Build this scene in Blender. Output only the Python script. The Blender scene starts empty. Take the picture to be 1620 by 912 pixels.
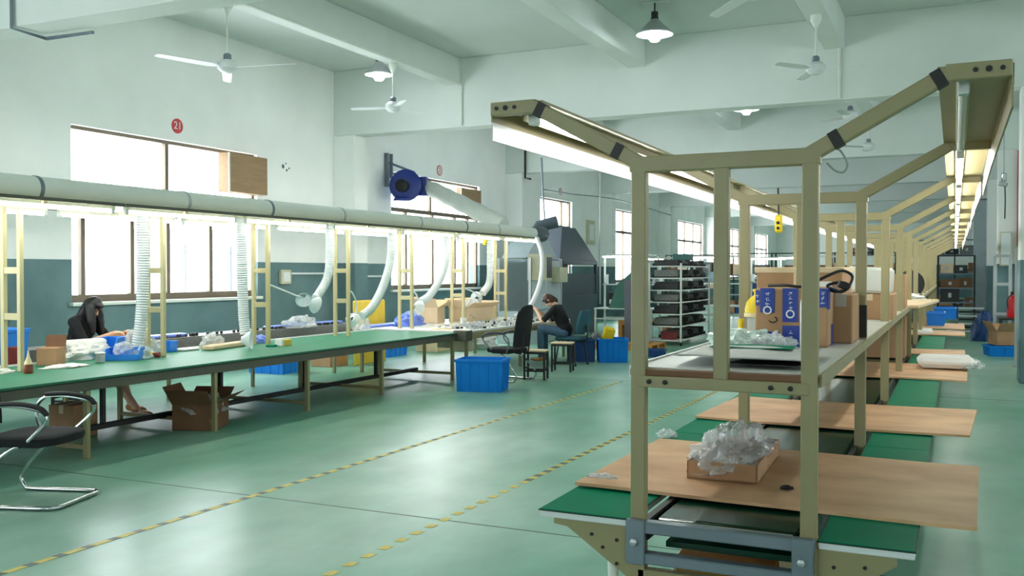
import bpy, math, random
from mathutils import Vector, Matrix, Euler, noise
R = math.radians
random.seed(7)
C = bpy.context.scene.collection
S = bpy.context.scene

# ------------------------------------------------------------------ camera, world, exposure
cam_d = bpy.data.cameras.new('camera'); cam = bpy.data.objects.new('camera', cam_d); C.objects.link(cam)
cam.location = (0, 0, 1.6); cam.rotation_euler = (R(89.0), 0, R(25.08))
cam_d.sensor_width = 36; cam_d.lens = 36 * 1496 / 1620; cam_d.clip_start = .05; cam_d.clip_end = 300
S.camera = cam
W = bpy.data.worlds.new('overcast_sky'); S.world = W; W.use_nodes = True
bg = W.node_tree.nodes['Background']; bg.inputs[0].default_value = (.9, .96, 1, 1); bg.inputs[1].default_value = 6.5
S.view_settings.view_transform = 'Standard'; S.view_settings.look = 'None'
S.view_settings.exposure = 0.9; S.view_settings.gamma = 1; S.view_settings.use_curve_mapping = False
S.cycles.use_denoising = True; S.cycles.max_bounces = 9; S.cycles.diffuse_bounces = 5
S.cycles.glossy_bounces = 3; S.cycles.transmission_bounces = 4; S.cycles.transparent_max_bounces = 12
S.cycles.sample_clamp_indirect = 8; S.cycles.caustics_reflective = False; S.cycles.caustics_refractive = False
TUBE = 26.0     # fluorescent tube radiance
LAMP = 40.0     # pendant bulb radiance

# window openings (y0, y1, z0, z1) in the long walls
WIN = [(.9, 4.75, 1.17, 3.62), (9.22, 13.05, 1.17, 3.63), (17.37, 21.55, 1.2, 3.76), (25.47, 28.0, 1.2, 3.8), (31.77, 35.3, 1.2, 3.84),
       (40.7, 45.2, 1.2, 3.86), (50.9, 54.0, 1.2, 3.95), (58.0, 62.7, 1.2, 3.95)]
XL, XR, Y0, Y1, ZC = -11.0, 11.0, -6.0, 66.0, 5.5
WIN_R = WIN[:4]  # unseen right-wall windows, added to bring more light into the hall
FRONT = [(-9.8, -7.4), (-4.6, -2.6), (2.6, 4.6)]; FZ = (1.2, 3.4)      # unseen near-end windows (x0, x1), added to light the rack frame
for sx in (-1, 1):
    for (a, b, c, d) in (WIN if sx < 0 else WIN_R):
        l = bpy.data.lights.new('window_portal', 'AREA'); l.shape = 'RECTANGLE'; l.size = d - c; l.size_y = b - a
        l.cycles.is_portal = True
        o = bpy.data.objects.new('window_portal', l); C.objects.link(o)
        o.location = (sx * 11.27, (a + b) / 2, (c + d) / 2); o.rotation_euler = (0, R(90) * sx, 0)

for (a, b) in FRONT:
    l = bpy.data.lights.new('window_portal', 'AREA'); l.shape = 'RECTANGLE'; l.size = b - a; l.size_y = FZ[1] - FZ[0]; l.cycles.is_portal = True
    o = bpy.data.objects.new('window_portal', l); C.objects.link(o); o.location = ((a + b) / 2, Y0 - .27, sum(FZ) / 2); o.rotation_euler = (R(90), 0, 0)

# ------------------------------------------------------------------ helpers
def thing(name, label, cat, loc=(0, 0, 0), rz=0, group=None, kind=None):
    o = bpy.data.objects.new(name, None); C.objects.link(o); o.empty_display_size = .1
    o.location = loc; o.rotation_euler = (0, 0, R(rz)); o['label'] = label; o['category'] = cat
    if group: o['group'] = group
    if kind: o['kind'] = kind
    return o
def tag(o, label, cat, group=None, kind=None):
    o['label'] = label; o['category'] = cat
    if group: o['group'] = group
    if kind: o['kind'] = kind
    return o
def dup(o, loc=None, rz=None, label=None, parent=None):
    c = o.copy(); C.objects.link(c); c.parent = parent
    if loc is not None: c.location = loc
    if rz is not None: c.rotation_euler = (0, 0, R(rz))
    if label: c['label'] = label
    for ch in list(o.children): dup(ch, parent=c)
    return c

class MB:
    """collects shapes; coordinates are world unless no origin thing is given"""
    def __init__(s, t=None):
        s.v = []; s.f = []; s.o = Vector(t.location) if t is not None else Vector((0, 0, 0))
    def add(s, vs, fs):
        n = len(s.v); s.v += [Vector(v) - s.o for v in vs]; s.f += [tuple(i + n for i in f) for f in fs]; return s
    def box(s, x0, x1, y0, y1, z0, z1, b=0):
        return s.obox(((x0 + x1) / 2, (y0 + y1) / 2, (z0 + z1) / 2), (abs(x1 - x0), abs(y1 - y0), abs(z1 - z0)), None, b)
    def obox(s, c, size, rot=None, b=0):
        m = rot if isinstance(rot, Matrix) else (Euler([R(a) for a in rot]).to_matrix() if rot else Matrix.Identity(3))
        c = Vector(c); h = [q / 2 for q in size]; vs = []; fs = []
        if b <= 0:
            for i in (-1, 1):
                for j in (-1, 1):
                    for k in (-1, 1): vs.append(c + m @ Vector((i * h[0], j * h[1], k * h[2])))
            fs = [(0, 1, 3, 2), (4, 6, 7, 5), (0, 4, 5, 1), (2, 3, 7, 6), (0, 2, 6, 4), (1, 5, 7, 3)]
            return s.add(vs, fs)
        b = min(b, min(h) * .9); idx = {}
        for i in (-1, 1):
            for j in (-1, 1):
                for k in (-1, 1):
                    sg = (i, j, k)
                    for ax in range(3):
                        p = [sg[q] * (h[q] - (0 if q == ax else b)) for q in range(3)]
                        idx[(i, j, k, ax)] = len(vs); vs.append(c + m @ Vector(p))
        for ax in range(3):
            o1, o2 = [q for q in range(3) if q != ax]
            for sgn in (-1, 1):
                q = []
                for (p1, p2) in ((-1, -1), (1, -1), (1, 1), (-1, 1)):
                    t = [0, 0, 0]; t[ax] = sgn; t[o1] = p1; t[o2] = p2; q.append(idx[(*t, ax)])
                flip = (sgn > 0) != (ax != 1)
                fs.append(tuple(q[::-1] if flip else q))
            for p1 in (-1, 1):
                for p2 in (-1, 1):
                    t0 = [0, 0, 0]; t0[ax] = -1; t0[o1] = p1; t0[o2] = p2
                    t1 = list(t0); t1[ax] = 1
                    fs.append((idx[(*t0, o1)], idx[(*t1, o1)], idx[(*t1, o2)], idx[(*t0, o2)]))
        for i in (-1, 1):
            for j in (-1, 1):
                for k in (-1, 1): fs.append((idx[(i, j, k, 0)], idx[(i, j, k, 1)], idx[(i, j, k, 2)]))
        return s.add(vs, fs)
    def bar(s, p0, p1, w, h=None, b=0):
        p0 = Vector(p0); p1 = Vector(p1); d = p1 - p0; L = d.length; d.normalize()
        up = Vector((0, 0, 1)) if abs(d.z) < .95 else Vector((0, 1, 0))
        x = d.cross(up).normalized(); z = x.cross(d)
        m = Matrix((x, d, z)).transposed()
        return s.obox((p0 + p1) / 2, (w, L, h or w), m, b)
    def tube(s, pts, r, n=10, radii=None, closed=False, cap=True):
        P = [Vector(p) for p in pts]; N = len(P); vs = []; fs = []; x = None
        for i in range(N):
            a = P[(i - 1) % N] if (closed or i > 0) else P[i]; b = P[(i + 1) % N] if (closed or i < N - 1) else P[i]
            d = (b - a).normalized() if (b - a).length > 1e-9 else Vector((0, 0, 1))
            if x is None:
                x = d.cross(Vector((0, 0, 1)) if abs(d.z) < .9 else Vector((1, 0, 0))).normalized()
            else:
                x = (x - d * x.dot(d)).normalized()
            y = d.cross(x); rr = radii[i] if radii else r
            for k in range(n):
                t = 2 * math.pi * k / n; vs.append(P[i] + (x * math.cos(t) + y * math.sin(t)) * rr)
        for i in range(N if closed else N - 1):
            for k in range(n):
                a = i * n + k; b = i * n + (k + 1) % n; j = ((i + 1) % N) * n
                fs.append((a, b, j + (k + 1) % n, j + k))
        if cap and not closed:
            fs.append(tuple(range(n))[::-1]); fs.append(tuple(range((N - 1) * n, N * n)))
        return s.add(vs, fs)
    def lathe(s, prof, n=24, c=(0, 0, 0), m=None, capa=False, capb=False):
        c = Vector(c); m = m or Matrix.Identity(3); vs = []; fs = []
        if not isinstance(m, Matrix): m = Euler([R(a) for a in m]).to_matrix()
        for (r, z) in prof:
            for k in range(n):
                t = 2 * math.pi * k / n; vs.append(c + m @ Vector((r * math.cos(t), r * math.sin(t), z)))
        for i in range(len(prof) - 1):
            for k in range(n):
                fs.append((i * n + k, i * n + (k + 1) % n, (i + 1) * n + (k + 1) % n, (i + 1) * n + k))
        if capa: fs.append(tuple(range(n))[::-1])
        if capb: fs.append(tuple(range((len(prof) - 1) * n, len(prof) * n)))
        return s.add(vs, fs)
    def prism(s, poly, ax, a0, a1):
        n = len(poly); vs = []
        for a in (a0, a1):
            for (p, q) in poly:
                vs.append({'x': (a, p, q), 'y': (p, a, q), 'z': (p, q, a)}[ax])
        fs = [tuple(range(n))[::-1], tuple(range(n, 2 * n))] + [(i, (i + 1) % n, n + (i + 1) % n, n + i) for i in range(n)]
        return s.add(vs, fs)
    def ell(s, c, r, n=16, m=None, rot=None):
        k = max(6, n // 2); mm = Euler([R(a) for a in rot]).to_matrix() if rot else Matrix.Identity(3); c = Vector(c); vs = []; fs = []
        for i in range(1, k):
            t = math.pi * i / k
            for j in range(n):
                p = 2 * math.pi * j / n
                vs.append(c + mm @ Vector((r[0] * math.sin(t) * math.cos(p), r[1] * math.sin(t) * math.sin(p), r[2] * math.cos(t))))
        vs.append(c + mm @ Vector((0, 0, r[2]))); vs.append(c + mm @ Vector((0, 0, -r[2]))); a = (k - 1) * n
        for i in range(k - 2):
            for j in range(n): fs.append((i * n + j, (i + 1) * n + j, (i + 1) * n + (j + 1) % n, i * n + (j + 1) % n))
        for j in range(n):
            fs.append((a, j, (j + 1) % n)); fs.append((a + 1, (k - 2) * n + (j + 1) % n, (k - 2) * n + j))
        return s.add(vs, fs)
    def cap(s, p0, p1, r0, r1, n=14):
        p0 = Vector(p0); p1 = Vector(p1); s.tube([p0, p1], 1, n, [r0, r1]); s.ell(p0, (r0,) * 3, n); s.ell(p1, (r1,) * 3, n); return s
    def crumple(s, c, r, seed=0, amp=.35, f=2.2, n=36, flat=True):
        n = int(n * 1.7)
        """a crumpled blob (plastic bag, cloth) resting on z = c.z"""
        c = Vector(c); k = n // 2; vs = []; fs = []; off = Vector((seed * 3.7, seed * 1.3, seed * 5.1))
        for i in range(k + 1):
            t = math.pi * i / k
            for j in range(n):
                p = 2 * math.pi * j / n; d = Vector((math.sin(t) * math.cos(p), math.sin(t) * math.sin(p), math.cos(t)))
                w = d * f + off; w = w + noise.noise_vector(w * .9) * .6
                q = 1 + amp * noise.noise(w) * .9 + amp * .55 * (.45 - abs(noise.noise(w * 1.9))) + amp * .2 * (.4 - abs(noise.noise(w * 4.3 + off))) + amp * .05 * noise.noise(w * 9)
                v = Vector((d.x * r[0] * q, d.y * r[1] * q, d.z * r[2] * q))
                if flat: v.z = max(0.002, v.z + r[2] * .25)
                vs.append(c + v)
        for i in range(k):
            for j in range(n): fs.append((i * n + j, (i + 1) * n + j, (i + 1) * n + (j + 1) % n, i * n + (j + 1) % n))
        return s.add(vs, fs)
    def build(s, name, mat, parent=None, smooth=40, kind=None, label=None):
        me = bpy.data.meshes.new(name); me.from_pydata(s.v, [], s.f); me.update()
        me.materials.append(MAT[mat] if isinstance(mat, str) else mat)
        if smooth:
            for p in me.polygons: p.use_smooth = True
            me.set_sharp_from_angle(angle=R(smooth))
        o = bpy.data.objects.new(name, me); C.objects.link(o)
        if parent is not None: o.parent = parent
        elif s.o.length: o.location = s.o
        if kind: o['kind'] = kind
        if label: o['label'] = label
        return o
def solo(name, mb, mat, label, cat, group=None, kind=None, smooth=40):
    return tag(mb.build(name, mat, None, smooth), label, cat, group, kind)
class At:      # origin stand-in for single-mesh things
    def __init__(s, x, y, z): s.location = Vector((x, y, z))
def bez(pts, n=8):
    """smooth curve through points (Catmull-Rom)"""
    P = [Vector(p) for p in pts]; P = [P[0] * 2 - P[1]] + P + [P[-1] * 2 - P[-2]]; out = []
    for i in range(1, len(P) - 2):
        for k in range(n):
            t = k / n; a, b, c, d = P[i - 1:i + 3]
            out.append(.5 * ((2 * b) + (c - a) * t + (2 * a - 5 * b + 4 * c - d) * t * t + (3 * b - a - 3 * c + d) * t ** 3))
    return out + [P[-2]]

# ------------------------------------------------------------------ materials
MAT = {}
def lin(c): return tuple(((q / 255) / 12.92 if q / 255 <= .04045 else ((q / 255 + .055) / 1.055) ** 2.4) for q in c)
def mat(key, rgb, rough=.5, metal=0, var=.08, scale=6, bump=0, bscale=60, spec=.5, stretch=None, rgb2=None, coat=0):
    m = bpy.data.materials.new(key); m.use_nodes = True; nt = m.node_tree; b = nt.nodes['Principled BSDF']; MAT[key] = m
    c = lin(rgb); b.inputs['Roughness'].default_value = rough; b.inputs['Metallic'].default_value = metal
    b.inputs['Specular IOR Level'].default_value = spec; b.inputs['Coat Weight'].default_value = coat; b.inputs['Coat Roughness'].default_value = .1
    tc = nt.nodes.new('ShaderNodeTexCoord'); mp = nt.nodes.new('ShaderNodeMapping'); nt.links.new(tc.outputs['Object'], mp.inputs[0])
    if stretch: mp.inputs['Scale'].default_value = stretch
    nz = nt.nodes.new('ShaderNodeTexNoise'); nz.inputs['Scale'].default_value = scale; nz.inputs['Detail'].default_value = 5
    nt.links.new(mp.outputs[0], nz.inputs['Vector'])
    rp = nt.nodes.new('ShaderNodeValToRGB'); e = rp.color_ramp.elements
    e[0].position = .3; e[1].position = .7
    c2 = lin(rgb2) if rgb2 else tuple(min(1, q * (1 + var)) for q in c)
    e[0].color = (*(q * (1 - var) for q in c), 1); e[1].color = (*c2, 1)
    nt.links.new(nz.outputs[0], rp.inputs[0]); nt.links.new(rp.outputs[0], b.inputs['Base Color'])
    if bump:
        n2 = nt.nodes.new('ShaderNodeTexNoise'); n2.inputs['Scale'].default_value = bscale; n2.inputs['Detail'].default_value = 3
        nt.links.new(mp.outputs[0], n2.inputs['Vector']); bp = nt.nodes.new('ShaderNodeBump'); bp.inputs['Strength'].default_value = bump
        bp.inputs['Distance'].default_value = .01; nt.links.new(n2.outputs[0], bp.inputs['Height']); nt.links.new(bp.outputs[0], b.inputs['Normal'])
    return m
def emit(key, rgb, st):
    m = bpy.data.materials.new(key); m.use_nodes = True; nt = m.node_tree; nt.nodes.remove(nt.nodes['Principled BSDF'])
    e = nt.nodes.new('ShaderNodeEmission'); e.inputs[0].default_value = (*lin(rgb), 1); e.inputs[1].default_value = st
    nt.links.new(e.outputs[0], nt.nodes['Material Output'].inputs[0]); MAT[key] = m
def clear(key, rgb, t, rough=.1, diff=.5):
    """thin see-through sheet: share t passes straight, the rest is white film with gloss"""
    m = bpy.data.materials.new(key); m.use_nodes = True; nt = m.node_tree; b = nt.nodes['Principled BSDF']; MAT[key] = m
    b.inputs['Base Color'].default_value = (*lin(rgb), 1); b.inputs['Roughness'].default_value = rough
    b.inputs['Coat Weight'].default_value = .6; b.inputs['Coat Roughness'].default_value = .04; tr = nt.nodes.new('ShaderNodeBsdfTransparent'); mx = nt.nodes.new('ShaderNodeMixShader'); mx.inputs[0].default_value = t
    nt.links.new(b.outputs[0], mx.inputs[1]); nt.links.new(tr.outputs[0], mx.inputs[2]); nt.links.new(mx.outputs[0], nt.nodes['Material Output'].inputs[0])
mat('ceiling', (208, 216, 212), .85, var=.04, scale=.8)
mat('beam', (218, 225, 220), .85, var=.04, scale=1.2)
mat('white_paint', (225, 230, 222), .6, var=.03)
mat('steel', (152, 142, 104), .42, var=.06, scale=5)              # olive-beige painted steel
mat('steel_lit', (196, 186, 142), .45, var=.05, scale=4)  # olive-beige steel with the bench lights' brightness put into its colour
mat('steel_dark', (84, 84, 70), .5, var=.1)
mat('grey_steel', (120, 132, 142), .4, metal=.35, var=.1)
mat('alu', (190, 194, 196), .35, metal=.6, var=.05)
mat('chrome', (200, 204, 206), .12, metal=1, var=.02)
mat('iron', (48, 50, 50), .5, metal=.4, var=.1)
mat('black', (22, 23, 25), .55, var=.1)
mat('black_fabric', (24, 25, 29), .9, var=.2, scale=60, bump=.3, bscale=300)
mat('black_tape', (20, 20, 20), .5)
mat('teal_fabric', (40, 82, 96), .9, var=.12, scale=40, bump=.2, bscale=200)
mat('bench_green', (66, 130, 102), .5, var=.05, scale=3, spec=.06)
mat('table_green', (0, 124, 90), .55, var=.05, scale=5, spec=.05)
mat('mat_edge', (14, 40, 30), .6)
mat('belt', (14, 62, 46), .22, var=.12, scale=3, spec=.3)
mat('plywood', (202, 154, 112), .6, var=.14, scale=2.6, stretch=(1, 1.7, 3), rgb2=(226, 184, 140), bump=.06)
mat('ply_edge', (120, 84, 58), .7)
mat('carton', (170, 130, 94), .8, var=.07, scale=5, rgb2=(180, 142, 106))
mat('carton_dark', (120, 86, 60), .85, var=.1)
mat('carton_pale', (222, 198, 164), .8, var=.06)
mat('wood_board', (150, 122, 90), .7, var=.12, scale=3, stretch=(6, 1, 6))
mat('tan_wood', (190, 130, 60), .65, var=.15, scale=4)
mat('blue_bin', (0, 122, 212), .5, var=.05, spec=.2)
mat('blue_bright', (24, 128, 226), .4, var=.06)
mat('blue_navy', (10, 62, 120), .45)
mat('blue_tape', (22, 58, 150), .3, var=.05)
mat('blue_film', (110, 138, 232), .3, var=.2, scale=9)
mat('blower_blue', (14, 44, 128), .4, var=.08)
mat('white_plastic', (226, 230, 230), .4, var=.03)
mat('paper', (232, 232, 228), .75, var=.03)
mat('grey_paper', (190, 192, 190), .7, var=.06, scale=9)
mat('laminate', (206, 210, 206), .35, var=.06, scale=4)
mat('bronze', (112, 100, 84), .45, metal=.2, var=.05)
mat('hose', (206, 214, 216), .5, var=.04)
mat('duct', (228, 234, 224), .5, var=.05, scale=2)
mat('sleeve', (206, 212, 204), .85, var=.06, scale=3, bump=.3, bscale=12)
mat('yellow', (236, 204, 20), .4, var=.05)
mat('yellow_board', (216, 186, 66), .6, var=.08)
mat('tape_yellow', (206, 190, 92), .55, var=.18, scale=22)
mat('tape_dark', (78, 92, 82), .5, var=.2, scale=14)
mat('red', (196, 30, 34), .4, var=.06)
mat('sign_red', (206, 62, 66), .5)
mat('red_pipe', (176, 22, 40), .45)
mat('grey_machine', (76, 88, 98), .5, var=.06, scale=2)
mat('grey_cabinet', (92, 92, 104), .5, var=.05)
mat('pale_machine', (176, 190, 194), .4, var=.05)
mat('control_cream', (198, 196, 166), .5)
mat('dark_parts', (42, 44, 44), .5, var=.3, scale=30)
mat('grey_parts', (112, 114, 112), .45, var=.35, scale=40)
mat('teal_board', (72, 122, 112), .6, var=.08)
mat('skin', (222, 178, 150), .55, var=.04)
mat('shirt_black', (18, 19, 22), .9, var=.15, scale=20)
mat('hair_black', (14, 13, 15), .45, var=.2, scale=60)
mat('hair_brown', (62, 34, 24), .45, var=.25, scale=60)
mat('denim', (62, 92, 116), .85, var=.12, scale=20)
mat('trouser', (34, 36, 44), .9)
mat('shoe', (168, 112, 62), .6)
mat('lip', (176, 96, 88), .5)
mat('brown_glue', (118, 56, 26), .35)
mat('cream', (232, 214, 168), .5)
mat('far_wall', (150, 150, 150), .8, var=.03)
mat('far_glass', (84, 92, 100), .5)
mat('rope', (150, 160, 150), .6)
mat('maroon', (120, 40, 40), .6, var=.2)
clear('glass', (235, 245, 245), .93, .03)
clear('clear_plastic', (226, 236, 238), .45, .15)
clear('film', (226, 230, 230), .55, .12)
clear('film_green', (206, 226, 220), .3, .2)
emit('tube_on', (254, 254, 250), TUBE)
emit('tube_white', (240, 250, 255), TUBE * .8)
emit('bulb', (238, 250, 255), LAMP)
def wall_mat():
    m = mat('wall', (241, 243, 239), .8, var=.04, scale=1.1); nt = m.node_tree; b = nt.nodes['Principled BSDF']
    old = b.inputs['Base Color'].links[0].from_socket
    g = nt.nodes.new('ShaderNodeNewGeometry'); sx = nt.nodes.new('ShaderNodeSeparateXYZ'); nt.links.new(g.outputs['Position'], sx.inputs[0])
    gt = nt.nodes.new('ShaderNodeMath'); gt.operation = 'LESS_THAN'; gt.inputs[1].default_value = 1.765; nt.links.new(sx.outputs[2], gt.inputs[0])
    nz = nt.nodes.new('ShaderNodeTexNoise'); nz.inputs['Scale'].default_value = 1.3; nz.inputs['Detail'].default_value = 6
    nt.links.new(g.outputs['Position'], nz.inputs['Vector'])
    rp = nt.nodes.new('ShaderNodeValToRGB'); e = rp.color_ramp.elements; e[0].position = .35; e[1].position = .75
    e[0].color = (*lin((84, 114, 118)), 1); e[1].color = (*lin((110, 138, 142)), 1); nt.links.new(nz.outputs[0], rp.inputs[0])
    mx = nt.nodes.new('ShaderNodeMix'); mx.data_type = 'RGBA'; nt.links.new(gt.outputs[0], mx.inputs[0])
    nt.links.new(old, mx.inputs[6]); nt.links.new(rp.outputs[0], mx.inputs[7]); nt.links.new(mx.outputs[2], b.inputs['Base Color'])
wall_mat()
def floor_mat():
    m = mat('floor', (78, 140, 112), .3, spec=.13); nt = m.node_tree; b = nt.nodes['Principled BSDF']
    g = nt.nodes.new('ShaderNodeNewGeometry')
    def nz(sc, det, st=(1, 1, 1), dist=0):
        mp = nt.nodes.new('ShaderNodeMapping'); mp.inputs['Scale'].default_value = st; nt.links.new(g.outputs['Position'], mp.inputs[0])
        n = nt.nodes.new('ShaderNodeTexNoise'); n.inputs['Scale'].default_value = sc; n.inputs['Detail'].default_value = det
        n.inputs['Distortion'].default_value = dist; nt.links.new(mp.outputs[0], n.inputs['Vector']); return n
    def ramp(n, p0, c0, p1, c1):
        r = nt.nodes.new('ShaderNodeValToRGB'); e = r.color_ramp.elements; e[0].position = p0; e[1].position = p1
        e[0].color = (*c0, 1); e[1].color = (*c1, 1); nt.links.new(n.outputs[0], r.inputs[0]); return r
    a = ramp(nz(.45, 5, dist=.3), .3, lin((86, 156, 126)), .72, lin((164, 198, 182)))
    s2 = ramp(nz(3.2, 8, (1, .45, 1)), .32, (.86,) * 3, .7, (1.08,) * 3)
    mu = nt.nodes.new('ShaderNodeMix'); mu.data_type = 'RGBA'; mu.blend_type = 'MULTIPLY'; mu.inputs[0].default_value = 1
    nt.links.new(a.outputs[0], mu.inputs[6]); nt.links.new(s2.outputs[0], mu.inputs[7]); nt.links.new(mu.outputs[2], b.inputs['Base Color'])
    b.inputs['Roughness'].default_value = .3
floor_mat()

# ------------------------------------------------------------------ the room
def struct(name, mb, m, label, cat):
    return solo(name, mb, m, label, cat, kind='structure')
floor = struct('floor', MB().box(XL - .4, XR + .4, Y0 - .4, Y1 + .4, -.2, 0), 'floor', 'green epoxy floor with pale worn patches', 'floor')
for y in (-2.6, 5.3, 13.2):
    MB().box(XL, XR, y - .006, y + .006, -.002, .0012).build('floor_joint', 'tape_dark', floor)
ceil = struct('ceiling', MB().box(XL - .4, XR + .4, Y0 - .4, Y1 + .4, ZC, ZC + .2), 'ceiling', 'off-white concrete ceiling with deep beams', 'ceiling')
BY = [-1.3, 7.0, 15.3, 23.1, 30.4, 37.7, 45.6, 55.4]
RX = [-8.5, -5.0, -1.85, 1.4, 4.65, 7.9]
for y in BY:
    MB().box(XL, XR, y, y + .38, 4.24, ZC, .01).build('cross_beam', 'beam', ceil)
ys = [Y0] + BY + [Y1]
for i in range(len(ys) - 1):
    a = ys[i] + (.38 if i else 0)
    for x in RX:
        MB().box(x, x + .3, a, ys[i + 1], 5.02, ZC, .01).build('rib_beam', 'beam', ceil)
def long_wall(name, x0, x1, label):
    mb = MB(); y = Y0 - .4
    for (a, b, c, d) in (WIN if x0 < 0 else WIN_R):
        mb.box(x0, x1, y, a, 0, ZC); mb.box(x0, x1, a, b, 0, c); mb.box(x0, x1, a, b, d, ZC); y = b
    mb.box(x0, x1, y, Y1 + .4, 0, ZC)
    return struct(name, mb, 'wall', label, 'wall')
wl = long_wall('wall_left', XL - .3, XL, 'long window wall, white above a blue-grey painted dado')
wr = long_wall('wall_right', XR, XR + .3, 'opposite long wall with added windows and blue-grey dado')
struct('wall_back', MB().box(XL, XR, Y1, Y1 + .3, 0, ZC), 'wall', 'far end wall behind the storage racks', 'wall')
mb = MB(); x = XL
for (p, q) in FRONT:
    mb.box(x, p, Y0 - .3, Y0, 0, ZC); mb.box(p, q, Y0 - .3, Y0, 0, FZ[0]); mb.box(p, q, Y0 - .3, Y0, FZ[1], ZC); x = q
mb.box(x, XR, Y0 - .3, Y0, 0, ZC)
struct('wall_front', mb, 'wall', 'near end wall behind the viewer', 'wall')
for y in BY:
    for (x0, x1, w) in ((XL, XL + .5, wl), (XR - .5, XR, wr)):
        MB().box(x0, x1, y - .02, y + .42, 0, 4.238, .01).build('pilaster', 'wall', w)
for i, y in enumerate(BY[1:]):
    struct('column', MB(At(1.15, y + .2, 0)).box(.84, 1.46, y - .05, y + .45, 0, 4.238, .015), 'wall',
           ['square concrete column nearest the viewer, out on the right', 'square column cut by the right picture edge', 'square column with red pipe and grey panel down the right aisle',
            'third square column along the right aisle', 'fourth square column along the right aisle', 'fifth square column along the right aisle', 'last square column along the right aisle'][i], 'column')

wn = 0
def window(y0, y1, z0, z1, zt, ups, lows, sx, label):
    """bronze frame, transom row above zt, sliding sashes below"""
    global wn; wn += 1
    xo = 11.0 * sx; t = thing('window_%d' % wn, label, 'window', (xo, (y0 + y1) / 2, z0), kind='structure')
    f = .05; xa, xb = sorted((xo + sx * .08, xo + sx * .16))
    m = MB(t).box(xa, xb, y0, y1, z0, z0 + .1).box(xa, xb, y0, y1, z1 - f, z1).box(xa, xb, y0, y0 + f, z0, z1).box(xa, xb, y1 - f, y1, z0, z1)
    m.build('frame', 'bronze', t)
    MB(t).box(xa - .01, xb + .01, y0, y1, zt - .045, zt + .045, .005).build('transom', 'bronze', t)
    for (cuts, a, b) in ((ups, zt + .045, z1 - f), (lows, z0 + .1, zt - .045)):
        e = [y0 + f] + list(cuts) + [y1 - f]
        for c in cuts: MB(t).box(xa, xb, c - .035, c + .035, a, b, .004).build('mullion', 'bronze', t)
        for i in range(len(e) - 1):
            xg = (xa + xb) / 2 + (.015 if i % 2 else -.015)
            MB(t).box(xg - .003, xg + .003, e[i], e[i + 1], a, b).build('pane', 'glass', t)
    xs = sorted((xo - sx * .08, xo + sx * .1))
    MB(t).box(xs[0], xs[1], y0 - .05, y1 + .05, z0 - .05, z0, .008).build('window_sill', 'white_paint', t)
    return t
SP = [([2.8], [1.9, 2.8, 3.8], 2.82), ([11.05], [9.48, 10.36, 11.07, 12.0], 2.82), ([19.2], [18.12, 19.31, 20.4, 21.07], 2.96), ([27.35], [26.3, 27.35], 2.98),
      ([33.4], [32.4, 33.4, 34.5], 3.04), ([42.2, 43.7], [42.2, 43.7], 2.99), ([52.4], [52.4], 3.0), ([59.6, 61.2], [59.6, 61.2], 3.0)]
LB = ['bright window nearest the viewer, outside the left edge', 'wide bright window beneath the red 21 disc', 'bright window behind the blue blower and white sleeve',
      'narrow bright window right of the dark fume hood', 'bright window behind the green-panelled workstations', 'bright window beyond the black tray trolley', 'bright far window seen through the rack posts', 'farthest bright window seen through the rack posts']
for sx in (-1, 1):
    for (w, s, lb) in zip(WIN if sx < 0 else WIN_R, SP, LB):
        window(*w, s[2], s[0], s[1], sx, lb if sx < 0 else lb.split(' window')[0] + ' window added unseen in the opposite wall, pair of the %s' % ['first', 'second', 'third', 'fourth', 'fifth', 'sixth'][WIN.index(w)])
for i, (p, q) in enumerate(FRONT):
    wn += 1; t = thing('window_%d' % wn, 'added unseen window in the near end wall behind the viewer, %s of three' % ['left', 'middle', 'right'][i], 'window', ((p + q) / 2, Y0, FZ[0]), kind='structure')
    ya, yb = Y0 - .16, Y0 - .08; f = .05
    MB(t).box(p, q, ya, yb, FZ[0], FZ[0] + f).box(p, q, ya, yb, FZ[1] - f, FZ[1]).box(p, p + f, ya, yb, *FZ).box(q - f, q, ya, yb, *FZ).build('frame', 'bronze', t)
    for k in range(3):
        u0, u1 = p + f + (q - p - 2 * f) * k / 3, p + f + (q - p - 2 * f) * (k + 1) / 3
        MB(t).box(u0, u1, ya + .03, ya + .036, FZ[0] + f, FZ[1] - f).build('pane', 'glass', t)
        if k: MB(t).box(u0 - .03, u0 + .03, ya, yb, FZ[0] + f, FZ[1] - f).build('mullion', 'bronze', t)
    MB(t).box(p - .05, q + .05, Y0 - .1, Y0 + .08, FZ[0] - .05, FZ[0]).build('window_sill', 'white_paint', t)
# pale building across the yard
t = thing('apartment_building', 'pale building with grilled windows seen faintly outside the wide window', 'building', (-37, 38, -4))
MB(t).box(-40, -34, 34.5, 41.2, -4, 3.5).prism([(-40.3, 3.5), (-33.7, 3.5), (-33.7, 3.7), (-40.3, 3.7)], 'y', 34.3, 41.4).build('facade', 'far_wall', t)
for i in range(2):
    for k in range(2):
        y = 35 + i * 3.2; z = -2.6 + k * 3.0
        w = MB(t).box(-34.06, -33.9, y, y + 2.6, z, z + 2.5).build('window', 'far_glass', t)
        m = MB(t)
        for q in range(8): m.box(-33.9, -33.82, y, y + 2.6, z + .12 + q * .31, z + .2 + q * .31)
        m.build('window_grille', 'far_wall', w)

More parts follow.
